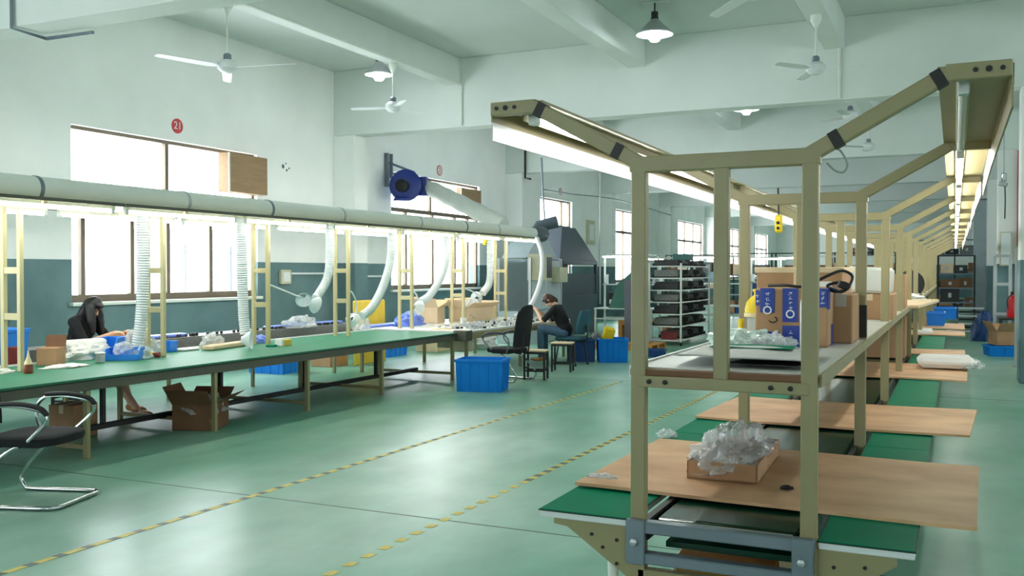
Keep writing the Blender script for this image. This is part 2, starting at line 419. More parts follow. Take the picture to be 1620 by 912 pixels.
# ------------------------------------------------------------------ right: light rack over a conveyor line
FY = [3.05 + 1.75 * k for k in range(13)]
PL, PR_, PC = -.955, -.405, -.68
rack = thing('light_rack', 'long olive steel rack with Y-shaped arms, light hoods and upper shelf', 'rack', (PC, 13.5, 0))
for k, y in enumerate(FY):
    for x in (PL, PR_):
        MB(rack).box(x - .025, x + .025, y - .02, y + .02, 0, 1.98, .004).build('post', 'steel', rack)
    MB(rack).box(PC - .024, PC + .024, y - .018, y + .018, 1.25, 1.94, .004).build('centre_post', 'steel', rack)
    MB(rack).box(PL - .03, PR_ + .03, y - .021, y + .021, 1.93, 1.982, .004).build('top_bar', 'steel', rack)
    MB(rack).box(PL, PR_, y - .024, y + .0, 1.215, 1.253, .003).build('shelf_rail', 'steel', rack)
    for s, x in ((-1, PL), (1, PR_)):
        a = MB(rack).bar((x - s * .01, y, 1.958), (x + s * .385, y, 2.178), .04, .048, .004).build('arm', 'steel', rack)
        e = MB(rack).box(x + s * .375, x + s * .55, y - .018, y + .018, 2.155, 2.203, .003).build('hood_bracket', 'steel', rack)
        if k == 0:
            for q in (.06, .345):
                p0 = Vector((x + s * q, y, 1.958 + (q + .01) * .557)); p1 = Vector((x + s * (q + .028), y, 1.958 + (q + .038) * .557))
                MB(rack).bar(p0, p1, .044, .052).build('black_tape', 'black_tape', a)
            for q in (.455, .49, .525):
                MB(rack).lathe([(.007 if q != .49 else .009, 0), (.007 if q != .49 else .009, .004)], 10, (x + s * q, y - .018, 2.18), (90, 0, 0), capb=True).build('bolt_hole', 'black', e)
    if k == 0:
        for x in (-.915, -.86, -.52, -.46):
            MB(rack).lathe([(.008, 0), (.008, .006), (.004, .008)], 10, (x, y - .024, 1.235), (90, 0, 0), capb=True).build('bolt', 'black', rack)
    if k == 1: MB(rack).box(PR_ - .027, PR_ + .027, y - .022, y + .022, 1.285, 1.44).build('black_tape', 'black_tape', rack)
    if k < 12:
        y2 = FY[k + 1]
        MB(rack).box(PL - .03, PR_ + .03, y - .01, y2 - .012, 1.253, 1.274, .002).build('shelf_board', 'ply_edge', rack)
        MB(rack).box(PL - .028, PR_ + .028, y + .03, y2 - .014, 1.274, 1.278).build('shelf_laminate', 'laminate', rack)
        MB(rack).box(PR_ + .026, PR_ + .036, y, y2, 1.24, 1.28).build('edge_rail', 'steel', rack)
        MB(rack).box(PL - .036, PL - .026, y, y2, 1.245, 1.285).build('edge_rail', 'alu', rack)
        for s, x in ((-1, PL), (1, PR_)):
            xi, xo = x + s * .355, x + s * .55
            p = MB(rack).box(min(xi, xo), max(xi, xo), y + .0, y2 - .012, 2.19, 2.2).build('hood_top', 'steel', rack)
            w = .02 * math.sin(k * 1.9) * .5
            MB(rack).bar((xo + s * .002, y, 2.165), (xo + s * (.002 + w), y2 - .01, 2.165), .006, .06).build('hood_side', 'steel', rack)
            MB(rack).bar((xo + s * .001, y, 2.102), (xo + s * (.001 + w), y2 - .01, 2.102), .006, .066).build('reflector', 'laminate' if s < 0 else 'steel', rack)
            xt = x + s * .425
            f = MB(rack).box(xt - .02, xt + .02, y + .07, y2 - .14, 2.168, 2.19, .003).build('lamp_batten', 'control_cream', rack)
            for q in (y + .09, y2 - .16):
                MB(rack).box(xt - .016, xt + .016, q - .02, q + .02, 2.128, 2.17, .003).build('lamp_holder', 'white_plastic', f)
            if s < 0: MB(rack).box(xt - .026, xt - .022, y + .05, y2 - .12, 2.14, 2.19).box(xt + .02, xt + .024, y + .05, y2 - .12, 2.158, 2.19).build('added_shade_strip', 'steel', f)  # added strips that keep tube light off the upper left hood
            lit = not (s > 0 and k == 0)
            MB(rack).tube([(xt, y + .1, 2.148), (xt, y2 - .17, 2.148)], .0135, 10).build('fluorescent_tube', 'tube_on' if lit else 'white_plastic', f)
# hanging cable loops under the right arm
solo('power_cable', MB().tube(bez([(-.345, 3.06, 1.985), (-.32, 3.06, 1.97), (-.3, 3.06, 1.93), (-.31, 3.06, 1.905), (-.335, 3.06, 1.91), (-.36, 3.06, 1.935)], 6), .0035, 6), 'rope',
     'thin grey cable looping under the right rack arm', 'cable')
# yellow hanging switch on the rack
t = thing('pendant_switch', 'yellow hanging push-button switch under the rack lights', 'switch', (-1.07, 6.5, 1.86))
MB(t).box(-1.095, -1.045, 6.48, 6.52, 1.86, 1.98, .012).build('body', 'yellow', t)
MB(t).tube([(-1.07, 6.5, 1.97), (-1.075, 6.5, 2.16)], .006, 6).build('cord', 'black', t)
for z in (1.89, 1.925): MB(t).lathe([(.011, 0), (.011, .008)], 10, (-1.07, 6.48, z), (90, 0, 0), capb=True).build('button', 'black', t)

conv = thing('conveyor_bench', 'belt conveyor with dark green belt and green side tables', 'conveyor', (PC, 13.5, 0))
MB(conv).box(-.905, -.455, 3.13, 24.1, .742, .762).tube([(-.905, 3.13, .732), (-.455, 3.13, .732)], .03, 14).build('belt', 'belt', conv)
for x in (-.935, -.425): MB(conv).box(x - .012, x + .012, 3.05, 24.1, .7, .768).build('side_rail', 'iron', conv)
MB(conv).box(-.905, -.455, 3.2, 24.0, .64, .66).build('belt_return', 'belt', conv)
MB(conv).tube([(-.9, 3.1, .752), (-.46, 3.1, .752)], .012, 12).build('end_roller', 'chrome', conv)
for z0, z1 in ((.733, .772), (.632, .668)):
    MB(conv).box(-.98, -.382, 3.0, 3.045, z0, z1, .004).build('end_bar', 'grey_steel', conv)
for x in (-.955, -.42):
    p = MB(conv).box(x - .03, x + .035, 2.994, 3.02, .628, .776, .003).build('end_plate', 'grey_steel', conv)
    MB(conv).lathe([(.013, 0), (.013, .012), (.006, .016)], 6, (x, 2.994, .705), (90, 0, 0), capb=True).build('bolt', 'alu', p)
for k, y in enumerate(FY):
    MB(conv).box(PL, PR_, y - .02, y + .02, .56, .605, .003).build('cross_bar', 'steel', conv)
    for s, x, xe in ((-1, PL - .025, -1.31), (1, PR_ + .025, -.1)):
        xm = x + s * .23
        br = MB(conv).prism([(x, .742), (xe - s * .05, .742), (xe - s * .05, .722), (xm, .716), (x, .56)], 'y', y - .012, y + .012).build('bracket', 'steel', conv)
        if k == 0:
            for (q, z) in ((.05, .69), (.1, .66), (.05, .61), (.14, .7)):
                MB(conv).lathe([(.006, 0), (.006, .004)], 8, (x + s * q, y - .012, z), (90, 0, 0), capb=True).build('bolt', 'black', br)
        y2 = FY[k + 1] if k < 12 else None
        if y2:
            xa, xb = sorted((x + s * .005, xe))
            tb = MB(conv).box(xa, xb, y - .02, y2 - .03, .742, .766, .003).build('side_table', 'white_plastic', conv)
            MB(conv).box(xa - .004, xb + .004, y - .024, y2 - .027, .764, .768).build('mat_edge', 'mat_edge', tb)
            MB(conv).box(xa, xb, y - .021, y2 - .03, .766, .7705).build('table_mat', 'table_green', tb)
for (x, s) in ((-1.06, -1), (-.3, 1)):
    for y in FY[::2]:
        MB(conv).tube([(x, y + .03, .66), (x + s * .0, y + .05, .4), (x + s * .01, y + .06, .012)], .018, 10).box(x - .03, x + .03, y + .01, y + .05, .63, .7, .004).build('support_leg', 'white_paint', conv)
MB(conv).box(-.93, -.43, 3.3, 23.8, .3, .32).build('lower_shelf', 'steel_dark', conv)
solo('wood_panel', MB(At(-.74, 3.5, .32)).obox((-.74, 3.55, .46), (.36, .5, .24), (0, 0, 4), .01), 'tan_wood', 'orange-brown board box under the near end of the belt', 'board')
t = thing('carton', 'small carton with black scribble under the conveyor belt', 'carton', (-.5, 3.45, .32))
MB(t).box(-.545, -.45, 3.35, 3.65, .32, .62, .004).build('box_body', 'carton_pale', t)
MB(t).tube([(-.53, 3.348, .54), (-.51, 3.348, .56), (-.495, 3.348, .548), (-.48, 3.348, .562), (-.465, 3.348, .54)], .003, 5).build('scribble', 'black', t)

def plywood(y0, y1, x0, x1, z, rz, label):
    cx, cy = (x0 + x1) / 2, (y0 + y1) / 2
    m = MB(); n = 14; w, d = x1 - x0, y1 - y0; vs = []; fs = []
    for s, dz in ((0, 0), (1, .012)):
        for j in range(3):
            for i in range(n + 1):
                u = i / n - .5; v = j / 2 - .5
                vs.append((u * w, v * d, dz + .006 * math.sin(u * 5 + y0) * abs(u) * 2 + .003))
    q = 3 * (n + 1)
    for j in range(2):
        for i in range(n):
            a = j * (n + 1) + i; fs.append((a, a + n + 1, a + n + 2, a + 1)); fs.append((q + a, q + a + 1, q + a + n + 2, q + a + n + 1))
    ring = [i for i in range(n)] + [n, 2 * n + 1] + [3 * n + 2 - i for i in range(n + 1)] + [n + 1]
    for i in range(len(ring)):
        a, b = ring[i], ring[(i + 1) % len(ring)]; fs.append((a, b, q + b, q + a))
    m.add(vs, fs); o = solo('plywood_board', m, 'plywood', label, 'board', 'plywood boards laid across the conveyor')
    o.location = (cx, cy, z); o.rotation_euler = (0, 0, R(rz)); return o
plywood(3.36, 4.42, -1.3, .085, .772, -1.5, 'wide plywood board under the plastic-filled tray, nearest the viewer')
plywood(5.2, 6.17, -1.29, .1, .772, -3, 'second plywood board along the conveyor, just behind the near posts')
plywood(7.85, 9.05, -1.25, .1, .772, -1, 'third plywood board, carrying the white wrapped bundle')
plywood(10.2, 10.85, -1.2, .1, .772, 0, 'narrow fourth plywood board beyond the white wrapped bundle')
plywood(13.3, 14.3, -1.2, .13, .772, 0, 'plywood board just before the blue crates')
plywood(14.9, 16.4, -1.2, .14, .772, 0, 'farthest plywood board, under the nearer blue crate')

# tray with plastic on the first board
t = thing('carton_tray', 'shallow carton tray full of crumpled clear plastic on plywood', 'tray', (-.82, 3.95, .79), rz=2)
w, d, h = .27, .62, .07
m = MB(); m.box(-w / 2, w / 2, -d / 2, d / 2, 0, .006)
for (a, b, c, e) in ((-w / 2, -w / 2 + .006, -d / 2, d / 2), (w / 2 - .006, w / 2, -d / 2, d / 2), (-w / 2, w / 2, -d / 2, -d / 2 + .006), (-w / 2, w / 2, d / 2 - .006, d / 2)):
    m.box(a, b, c, e, 0, h)
m.build('tray_body', 'carton', t)
o = solo('plastic_bag', MB(At(-.83, 3.95, .8)).crumple((-.83, 3.95, .81), (.13, .29, .11), 3, .55, 2.4, 60), 'film', 'crumpled clear plastic bags heaped in the carton tray', 'plastic bag')
solo('dried_leaf', MB(At(-.56, 3.6, .787)).crumple((-.56, 3.6, .79), (.02, .015, .012), 5, .6), 'black', 'small dark scrap lying on the near plywood', 'scrap')
solo('plastic_film', MB(At(-1.25, 3.5, .787)).crumple((-1.25, 3.5, .79), (.05, .025, .012), 8, .6), 'film', 'small scrap of clear film on the left plywood corner', 'plastic film')
solo('plastic_film', MB(At(-1.3, 4.6, .772)).crumple((-1.3, 4.6, .772), (.04, .04, .03), 9, .6), 'film', 'small clear film scrap between first and second plywood boards', 'plastic film')

# things on the upper shelf
ZS = 1.278
def carton(name, label, c, size, rz=0, m='carton', flaps=False, tape='carton_pale', z=None, cat='carton', group=None):
    x, y, zb = c; w, d, h = size; t = thing(name, label, cat, c, rz, group)
    b = MB().obox((0, 0, h / 2), (w, d, h), None, min(.006, h / 30)) if not flaps else MB()
    if flaps:
        k = .006; b.box(-w / 2, w / 2, -d / 2, d / 2, 0, k)
        for (p, q, r_, s_) in ((-w / 2, -w / 2 + k, -d / 2, d / 2), (w / 2 - k, w / 2, -d / 2, d / 2), (-w / 2, w / 2, -d / 2, -d / 2 + k), (-w / 2, w / 2, d / 2 - k, d / 2)): b.box(p, q, r_, s_, 0, h)
    b.build('box_body', m, t)
    if flaps:
        fl = min(w, d) * .48
        for (px, py, ax, ang) in ((0, -d / 2, 'x', -40), (0, d / 2, 'x', 55), (-w / 2, 0, 'y', 30), (w / 2, 0, 'y', -60)):
            if ax == 'x':
                a = R(ang); c0 = Vector((0, py + math.sin(a) * fl / 2, h + math.cos(a) * fl / 2)); MB().obox(c0, (w, .005, fl), (-ang, 0, 0)).build('flap', m, t)
            else:
                a = R(ang); c0 = Vector((px - math.sin(a) * fl / 2, 0, h + math.cos(a) * fl / 2)); MB().obox(c0, (.005, d, fl), (0, -ang, 0)).build('flap', m, t)
    elif tape:
        MB().box(-.025, .025, -d / 2 - .001, d / 2 + .001, h * .75, h + .001).build('packing_tape', tape, t)
    return t
tc = carton('taped_carton', 'brown carton banded with blue printed tape on rack shelf', (-.64, 4.42, ZS), (.3, .5, .25), 1.5, tape=None)
def print_tape(x0, x1, z0, z1, ring, name='blue_tape'):
    y = -.252; p = MB().box(x0, x1, y - .0015, y, z0, z1).build(name, 'blue_tape', tc)
    if ring:
        MB().lathe([(.0125, 0), (.0185, 0), (.0185, .001), (.0125, .001)], 18, ((x0 + x1) / 2, y - .0015, ring), (90, 0, 0)).build('ring_mark', 'paper', p)
    m = MB(); rr = random.Random(int(x0 * 999)); z = (ring + .028) if ring else z0 + .02
    while z < z1 - .015:      # illegible white strokes of the print
        for q in range(5):
            xx = (x0 + x1) / 2 + rr.uniform(-.006, .006); m.obox((xx, y - .002, z + rr.uniform(-.006, .006)), (.0016, .001, rr.uniform(.006, .012)), (0, rr.choice((0, 90, 90, 30)), 0))
        z += .02
    m.build('printed_strokes', 'paper', p)
print_tape(-.128, -.068, .145, .25, .155); print_tape(-.148, -.132, .175, .24, None); print_tape(-.035, .03, .105, .25, .14)
print_tape(-.035, .035, 0, .09, None); print_tape(-.11, -.045, 0, .062, None); print_tape(.06, .1, .13, .25, None); print_tape(.11, .148, .17, .25, None)
MB().tube([(-.075 + .017 * math.cos(a), -.2525, .115 + .013 * math.sin(a)) for a in [R(q) for q in range(-160, 75, 22)]], .0022, 5).build('pen_mark', 'black', tc)
for (y0, y1, z0, z1) in ((-.25, -.15, .16, .251), (-.1, 0, .0, .09), (.05, .2, .15, .251)): MB().box(.15, .1515, y0, y1, z0, z1).build('blue_tape', 'blue_tape', tc)
c1 = carton('carton', 'large pale-topped brown carton behind the blue-taped carton', (-.75, 5.45, ZS), (.44, .52, .335), 0)
MB().box(-.23, .23, -.265, .265, .315, .345, .004).build('lid', 'carton_pale', c1)
MB().box(.07, .17, -.266, -.262, .21, .27).build('paper_label', 'paper', c1)
carton('carton', 'narrow brown carton with torn clear tape right of the blue-taped carton', (-.46, 4.62, ZS), (.1, .34, .22), 0, 'carton', tape='film')
c = carton('carton', 'brown carton with open pale flap and white foam behind', (-.52, 7.0, ZS), (.3, .5, .17), 0, 'carton')
solo('foam_sheet', MB(At(-.53, 7.0, ZS + .17)).obox((-.53, 7.0, ZS + .175 + .09), (.3, .46, .175), (0, 3, 4), .02), 'paper', 'white foam block wrapped in film on a shelf carton', 'foam')
solo('foam_sheet', MB(At(-.7, 6.1, ZS)).obox((-.68, 6.1, ZS + .14), (.12, .3, .28), (0, 0, 3), .02), 'white_plastic', 'upright white foam piece left of the second right-hand post', 'foam')
carton('carton', 'tall brown carton further along the rack shelf', (-.52, 8.9, ZS), (.28, .4, .3), 0)
carton('carton', 'pale tan carton standing mid way along rack shelf', (-.62, 10.6, ZS), (.3, .4, .26), 2, 'carton_pale')
t = thing('grinder_disc', 'black round fan guard lying among far shelf goods', 'fan guard', (-.5, 12.6, ZS))
MB(t).lathe([(.02, 0), (.16, .0), (.17, .03), (.16, .06), (.02, .06)], 24, (-.5, 12.6, ZS + .17), (90, 0, 20), capa=True, capb=True).build('disc', 'black', t)
solo('paper_stack', MB(At(-.6, 11.7, ZS)).crumple((-.6, 11.7, ZS), (.25, .6, .06), 21, .5), 'paper', 'loose white papers and bags spread on far rack shelf', 'papers')
solo('foam_strip', MB(At(-.4, 9.6, ZS + .01)).obox((-.36, 9.7, ZS + .02), (.3, .9, .03), (2, 0, -10), .006), 'carton_pale', 'flat pale strip sticking out over the shelf edge', 'strip')
solo('plastic_film', MB(At(-.28, 10.4, ZS)).crumple((-.3, 10.3, ZS + .012), (.1, .12, .03), 24, .6), 'film', 'wisp of clear film at the end of the pale strip', 'plastic film')
for i, (y, w, h) in enumerate(((14.2, .4, .12), (16.4, .35, .2), (18.6, .4, .16), (21, .4, .2))):
    carton('carton', 'small far carton on rack shelf, %s of four beyond the papers' % ['first', 'second', 'third', 'last'][i], (-.66, y, ZS), (w, .5, h), 0, ['carton_pale', 'carton', 'paper', 'carton'][i])
# white bottle behind right post
t = thing('spray_bottle', 'tall slim white plastic bottle behind the near right post', 'bottle', (-.5, 3.72, ZS))
MB(t).lathe([(.028, 0), (.031, .006), (.031, .2), (.026, .225), (.014, .245), (.014, .27)], 20, (-.5, 3.72, ZS), capa=True, capb=True).build('bottle_body', 'white_plastic', t)
MB(t).lathe([(.016, .262), (.016, .29), (.01, .295)], 16, (-.5, 3.72, ZS), capb=True).build('cap', 'white_paint', t)
# yellow-domed dispenser
t = thing('dispenser_lamp', 'yellow domed clear dispenser with yellow tube at the left shelf edge', 'dispenser', (-.88, 4.72, ZS))
MB(t).lathe([(.045, 0), (.048, .01), (.048, .12)], 20, (-.88, 4.72, ZS), capa=True).build('jar', 'clear_plastic', t)
MB(t).lathe([(.056, .115), (.058, .135), (.05, .17), (.03, .195), (.014, .205), (.014, .222), (.02, .224), (.02, .235), (.0, .238)], 22, (-.88, 4.72, ZS)).build('dome', 'yellow', t)
MB(t).lathe([(.058, .098), (.061, .1), (.061, .118), (.056, .12)], 22, (-.88, 4.72, ZS)).build('collar', 'cream', t)
MB(t).lathe([(.014, 0), (.014, .09)], 12, (-.945, 4.66, ZS), capb=True).build('side_tube', 'yellow', t)
# plastic bags, sheets
solo('plastic_bag', MB(At(-.79, 3.98, ZS + .003)).crumple((-.79, 3.98, ZS + .004), (.12, .12, .05), 11, .6, 2.6, 48), 'film_green', 'pale green translucent plastic bag on the near shelf', 'plastic bag')
solo('plastic_bag', MB(At(-.66, 3.86, ZS + .003)).crumple((-.655, 3.86, ZS + .004), (.075, .07, .045), 12, .7, 2.6, 48), 'film', 'crinkled clear plastic bag beside the white bottle', 'plastic bag')
def sheet(c, w, d, rz, bend, m, label, cat='sheet', th=.002, name='paper_sheet'):
    mb = MB(); n = 10; vs = []; fs = []
    for s in (0, 1):
        for j in range(n + 1):
            for i in range(n + 1):
                u, v = i / n - .5, j / n - .5
                vs.append((u * w, v * d, s * th + bend * (abs(v) ** 2 * 3 + .6 * noise.noise(Vector((u * 3, v * 3, bend * 77)))) * .5 + bend * .5))
    q = (n + 1) ** 2
    for j in range(n):
        for i in range(n):
            a = j * (n + 1) + i; fs.append((a, a + n + 1, a + n + 2, a + 1)); fs.append((q + a, q + a + 1, q + a + n + 2, q + a + n + 1))
    ring = list(range(n)) + [n + (n + 1) * j for j in range(n)] + [n * (n + 1) + n - i for i in range(n)] + [(n - j) * (n + 1) for j in range(n)]
    for i in range(len(ring)):
        a, b = ring[i], ring[(i + 1) % len(ring)]; fs.append((a, b, q + b, q + a))
    mb.add(vs, fs); o = solo(name, mb, m, label, cat); o.location = c; o.rotation_euler = (0, 0, R(rz)); return o
sheet((-.66, 3.42, ZS + .004), .44, .52, 2, .03, 'grey_paper', 'curled grey-white sheet lying at the front of the shelf', th=.004)
sheet((-.57, 3.32, ZS + .001), .24, .3, -8, .012, 'black', 'dark film edge under the curled sheet on the shelf', th=.003)
sheet((-.7, 3.68, ZS + .028), .3, .16, 0, .006, 'table_green', 'thin green mat lying on top of the curled sheet', th=.002)
# black cable bundle on the taped carton
t = thing('cable_bundle', 'black power cable coiled on top of the blue-taped carton', 'cable', (-.52, 4.3, ZS + .25))
MB(t).tube(bez([(-.74, 4.24, ZS + .26), (-.66, 4.2, ZS + .262), (-.58, 4.21, ZS + .258), (-.5, 4.24, ZS + .3), (-.44, 4.3, ZS + .325), (-.4, 4.32, ZS + .3), (-.42, 4.3, ZS + .25), (-.47, 4.3, ZS + .235), (-.5, 4.3, ZS + .26), (-.45, 4.33, ZS + .275), (-.41, 4.3, ZS + .26), (-.44, 4.27, ZS + .235), (-.49, 4.28, ZS + .25)], 8), .0065, 8).build('cable', 'black', t)
MB(t).obox((-.43, 4.27, ZS + .262), (.05, .03, .03), (10, 20, 30), .006).build('plug', 'black', t)
# on the lower tables
carton('carton', 'large brown carton standing on the belt under the shelf', (-.6, 9.95, .772), (.36, .5, .4), 0)
c = solo('wrapped_bundle', MB(At(-.06, 8.75, .79)).obox((-.06, 8.75, .845), (.44, .42, .09), (0, 0, 4), .035), 'paper', 'white plastic-wrapped flat bundle on the third plywood board', 'bundle')
solo('plastic_bag', MB(At(.1, 8.7, .79)).crumple((.12, 8.72, .8), (.09, .16, .05), 31, .5), 'film', 'loose tail of clear film on the white wrapped bundle', 'plastic bag')
def crate(name, label, c, w, d, h, rz, m, group=None, ribs=5, fill=None):
    t = thing(name, label, 'crate', c, rz, group); k = .012; tp = .94
    def wall(sx, sy):
        pass
    b = MB(); vs = []
    for z, s in ((0, tp), (h, 1)):
        for i in (-1, 1):
            for j in (-1, 1): vs.append((i * w / 2 * s, j * d / 2 * s, z))
    for z, s in ((.012, tp), (h, 1)):
        for i in (-1, 1):
            for j in (-1, 1): vs.append((i * (w / 2 * s - k), j * (d / 2 * s - k), z))
    fs = [(0, 1, 3, 2), (0, 4, 5, 1), (2, 3, 7, 6), (0, 2, 6, 4), (1, 5, 7, 3), (8, 10, 11, 9), (8, 9, 13, 12), (10, 14, 15, 11), (8, 12, 14, 10), (9, 11, 15, 13),
          (4, 12, 13, 5), (6, 7, 15, 14), (4, 6, 14, 12), (5, 13, 15, 7)]
    b.add(vs, fs).build('crate_body', m, t)
    r = MB()
    for (a, bb, c_, e) in ((-w / 2 - k, w / 2 + k, -d / 2 - k, -d / 2), (-w / 2 - k, w / 2 + k, d / 2, d / 2 + k), (-w / 2 - k, -w / 2, -d / 2, d / 2), (w / 2, w / 2 + k, -d / 2, d / 2)):
        r.box(a, bb, c_, e, h - .035, h, .003)
    r.build('rim', m, t)
    for i in range(ribs):
        u = (i + .5) / ribs - .5
        for s in (-1, 1):
            MB().bar((u * w * tp, s * d / 2 * tp, .01), (u * w, s * d / 2, h - .03), .012, .014).build('rib', m, t)
            MB().bar((s * w / 2 * tp, u * d * tp, .01), (s * w / 2, u * d, h - .03), .014, .012).build('rib', m, t)
    return t
crate('plastic_crate', 'nearer bright blue crate on the far right tables', (-.25, 15.75, .787), .24, .5, .2, 0, 'blue_bright')
crate('plastic_crate', 'farther blue crate behind the nearer one on right tables', (-.14, 18.3, .771), .34, .5, .2, 0, 'blue_bright')
solo('paper_stack', MB(At(-.35, 13.7, .787)).obox((-.36, 13.7, .81), (.2, .7, .04), (0, 0, 2), .008), 'paper', 'white paper stack on the plywood before the blue crates', 'papers')

# ------------------------------------------------------------------ left: green assembly bench
bench = thing('assembly_bench', 'long green-topped assembly bench with olive steel legs', 'bench', (-7.7, 8, 0))
BX0, BX1, BA, BB = -8.9, -6.66, 3.2, 12.32
MB(bench).box(-8.12, BX1, BA, BB, .675, .694, .003).build('tabletop', 'bench_green', bench)
MB(bench).box(-8.12, BX1 + .003, BA, BB + .003, .664, .676).build('table_edge', 'mat_edge', bench)
MB(bench).box(-8.5, -8.12, BA, BB, .63, .64).build('conveyor_slot', 'belt', bench)
MB(bench).box(-8.15, -8.11, BA, BB, .68, .71).build('slot_edge', 'white_plastic', bench)
MB(bench).box(-8.88, -8.5, 6.6, 12.32, .664, .8, .005).build('back_channel', 'grey_parts', bench)
for x in (BX1 - .035, -8.02, -8.82):
    MB(bench).box(x - .02, x + .02, BA, BB, .585, .664, .003).build('apron', 'steel_dark' if x > -7 else 'steel', bench)
LY = [4.25, 5.76, 7.3, 8.8, 10.35, 12.26]
for y in LY:
    MB(bench).box(-6.735, -6.685, y - .02, y + .02, 0.006, .664, .003).box(-6.74, -6.68, y - .03, y + .03, 0, .006).build('leg', 'steel', bench)
    MB(bench).box(-8.03, -7.98, y - .02, y + .02, 0.006, .664, .003).build('leg', 'steel', bench)
    MB(bench).box(-8.84, -8.8, y - .02, y + .02, 0.0, .664, .003).build('leg', 'steel', bench)
    MB(bench).box(-8.0, -6.7, y - .015, y + .015, .075, .115, .003).build('foot_rail', 'steel', bench)
    MB(bench).box(-8.82, -6.68, y - .018, y + .018, .61, .662, .003).build('cross_bar', 'steel', bench)
for y in [6.5, 8.1, 9.6, 11.2]:
    MB(bench).box(-7.375, -7.335, y - .02, y + .02, .1, .664).build('centre_leg', 'iron', bench)
MB(bench).box(-7.39, -7.33, BA, BB, .1, .15, .003).build('long_rail', 'iron', bench)

bench2 = thing('assembly_bench', 'grey metal bench end holding loose parts near the seated far worker', 'bench', (-7.5, 14.5, 0))
MB(bench2).box(-8.6, -6.56, 12.4, 16.6, .68, .71, .004).build('tabletop', 'laminate', bench2)
MB(bench2).box(-6.6, -6.55, 12.4, 16.6, .585, .68, .003).build('apron', 'steel', bench2)
MB(bench2).box(-6.72, -6.5, 12.3, 12.5, .57, .725, .006).build('end_block', 'steel_dark', bench2)
for y in (12.55, 14.5, 16.45):
    for x in (-6.63, -8.5): MB(bench2).box(x - .025, x + .025, y - .02, y + .02, 0, .68, .003).build('leg', 'steel', bench2)
MB(bench2).box(-6.95, -6.7, 12.62, 12.9, .38, .6, .01).build('control_box', 'control_cream', bench2)
MB(bench2).box(-7.25, -7.0, 12.75, 13.0, .42, .66, .01).build('control_box', 'control_cream', bench2)
# ladder posts + light hood + duct
gantry = thing('light_gantry', 'long light hood on paired steel posts, lit-pale coloured, above the green bench', 'light gantry', (-7.75, 10, .694))
GY = [4.15, 5.85, 7.55, 9.25, 10.95, 12.65, 14.35, 16.05]
for y in GY:
    zb = .694 if y < 12.33 else .71
    for x in (-7.64, -7.86): MB(gantry).box(x - .025, x + .025, y - .02, y + .02, zb, 2.2, .004).build('post', 'steel_lit', gantry)
    for z in (1.16, 1.58): MB(gantry).box(-7.84, -7.66, y - .016, y + .016, z, z + .06, .003).build('rung', 'steel_lit', gantry)
    MB(gantry).box(-8.35, -7.3, y - .02, y + .02, 2.2, 2.24, .003).build('hood_rib', 'steel_lit', gantry)
HE = 17.0
for i in range(8):
    a = 3.3 + i * 1.7125; b = a + 1.70
    MB(gantry).box(-8.38, -7.28, a, b, 2.24, 2.252).build('hood_panel', 'steel_lit', gantry)
    for (x, s) in ((-7.275, 1), (-8.38, -1)):
        MB(gantry).box(x - .005, x + .005, a, b, 2.226, 2.258).build('hood_edge', 'steel_dark', gantry)
    for x in (-7.36, -8.29):
        f = MB(gantry).box(x - .02, x + .02, a + .06, b - .06, 2.2, 2.24, .003).build('lamp_batten', 'white_paint', gantry)
        MB(gantry).tube([(x, a + .1, 2.178), (x, b - .1, 2.178)], .0145, 10).build('fluorescent_tube', 'tube_on', f)
        for q in (a + .08, b - .08): MB(gantry).box(x - .016, x + .016, q - .02, q + .02, 2.158, 2.2, .003).build('lamp_holder', 'white_plastic', f)
duct = thing('exhaust_duct', 'long pale round exhaust duct lying on the bench light hood', 'duct', (-7.8, 10, 2.255))
MB(duct).tube([(-7.8, 3.3, 2.375), (-7.8, 10, 2.375), (-7.8, 17.7, 2.375)], .118, 24).build('pipe', 'duct', duct)
for y in (6.13, 8.0, 9.42, 10.95, 13.05, 14.6, 15.9):
    MB(duct).lathe([(.118, -.02), (.124, -.018), (.124, .018), (.118, .02)], 24, (-7.8, y, 2.375), (90, 0, 0)).build('clamp_band', 'grey_steel' if y in (6.13, 9.42, 14.6) else 'alu', duct)
MB(duct).lathe([(.118, 0), (.16, .15), (.16, .5), (.1, .62)], 20, (-7.8, 17.65, 2.375), (-90, 0, 0), capb=True).build('end_cowl', 'grey_machine', duct)
t = thing('pendant_switch', 'yellow hanging push-button switch below the bench light hood', 'switch', (-7.4, 14.7, 2.06))
MB(t).box(-7.43, -7.37, 14.66, 14.74, 2.06, 2.2, .015).build('body', 'yellow', t)
for z in (2.09, 2.13): MB(t).lathe([(.014, 0), (.014, .008)], 10, (-7.37, 14.7, z), (0, 90, 0), capb=True).build('button', 'black', t)

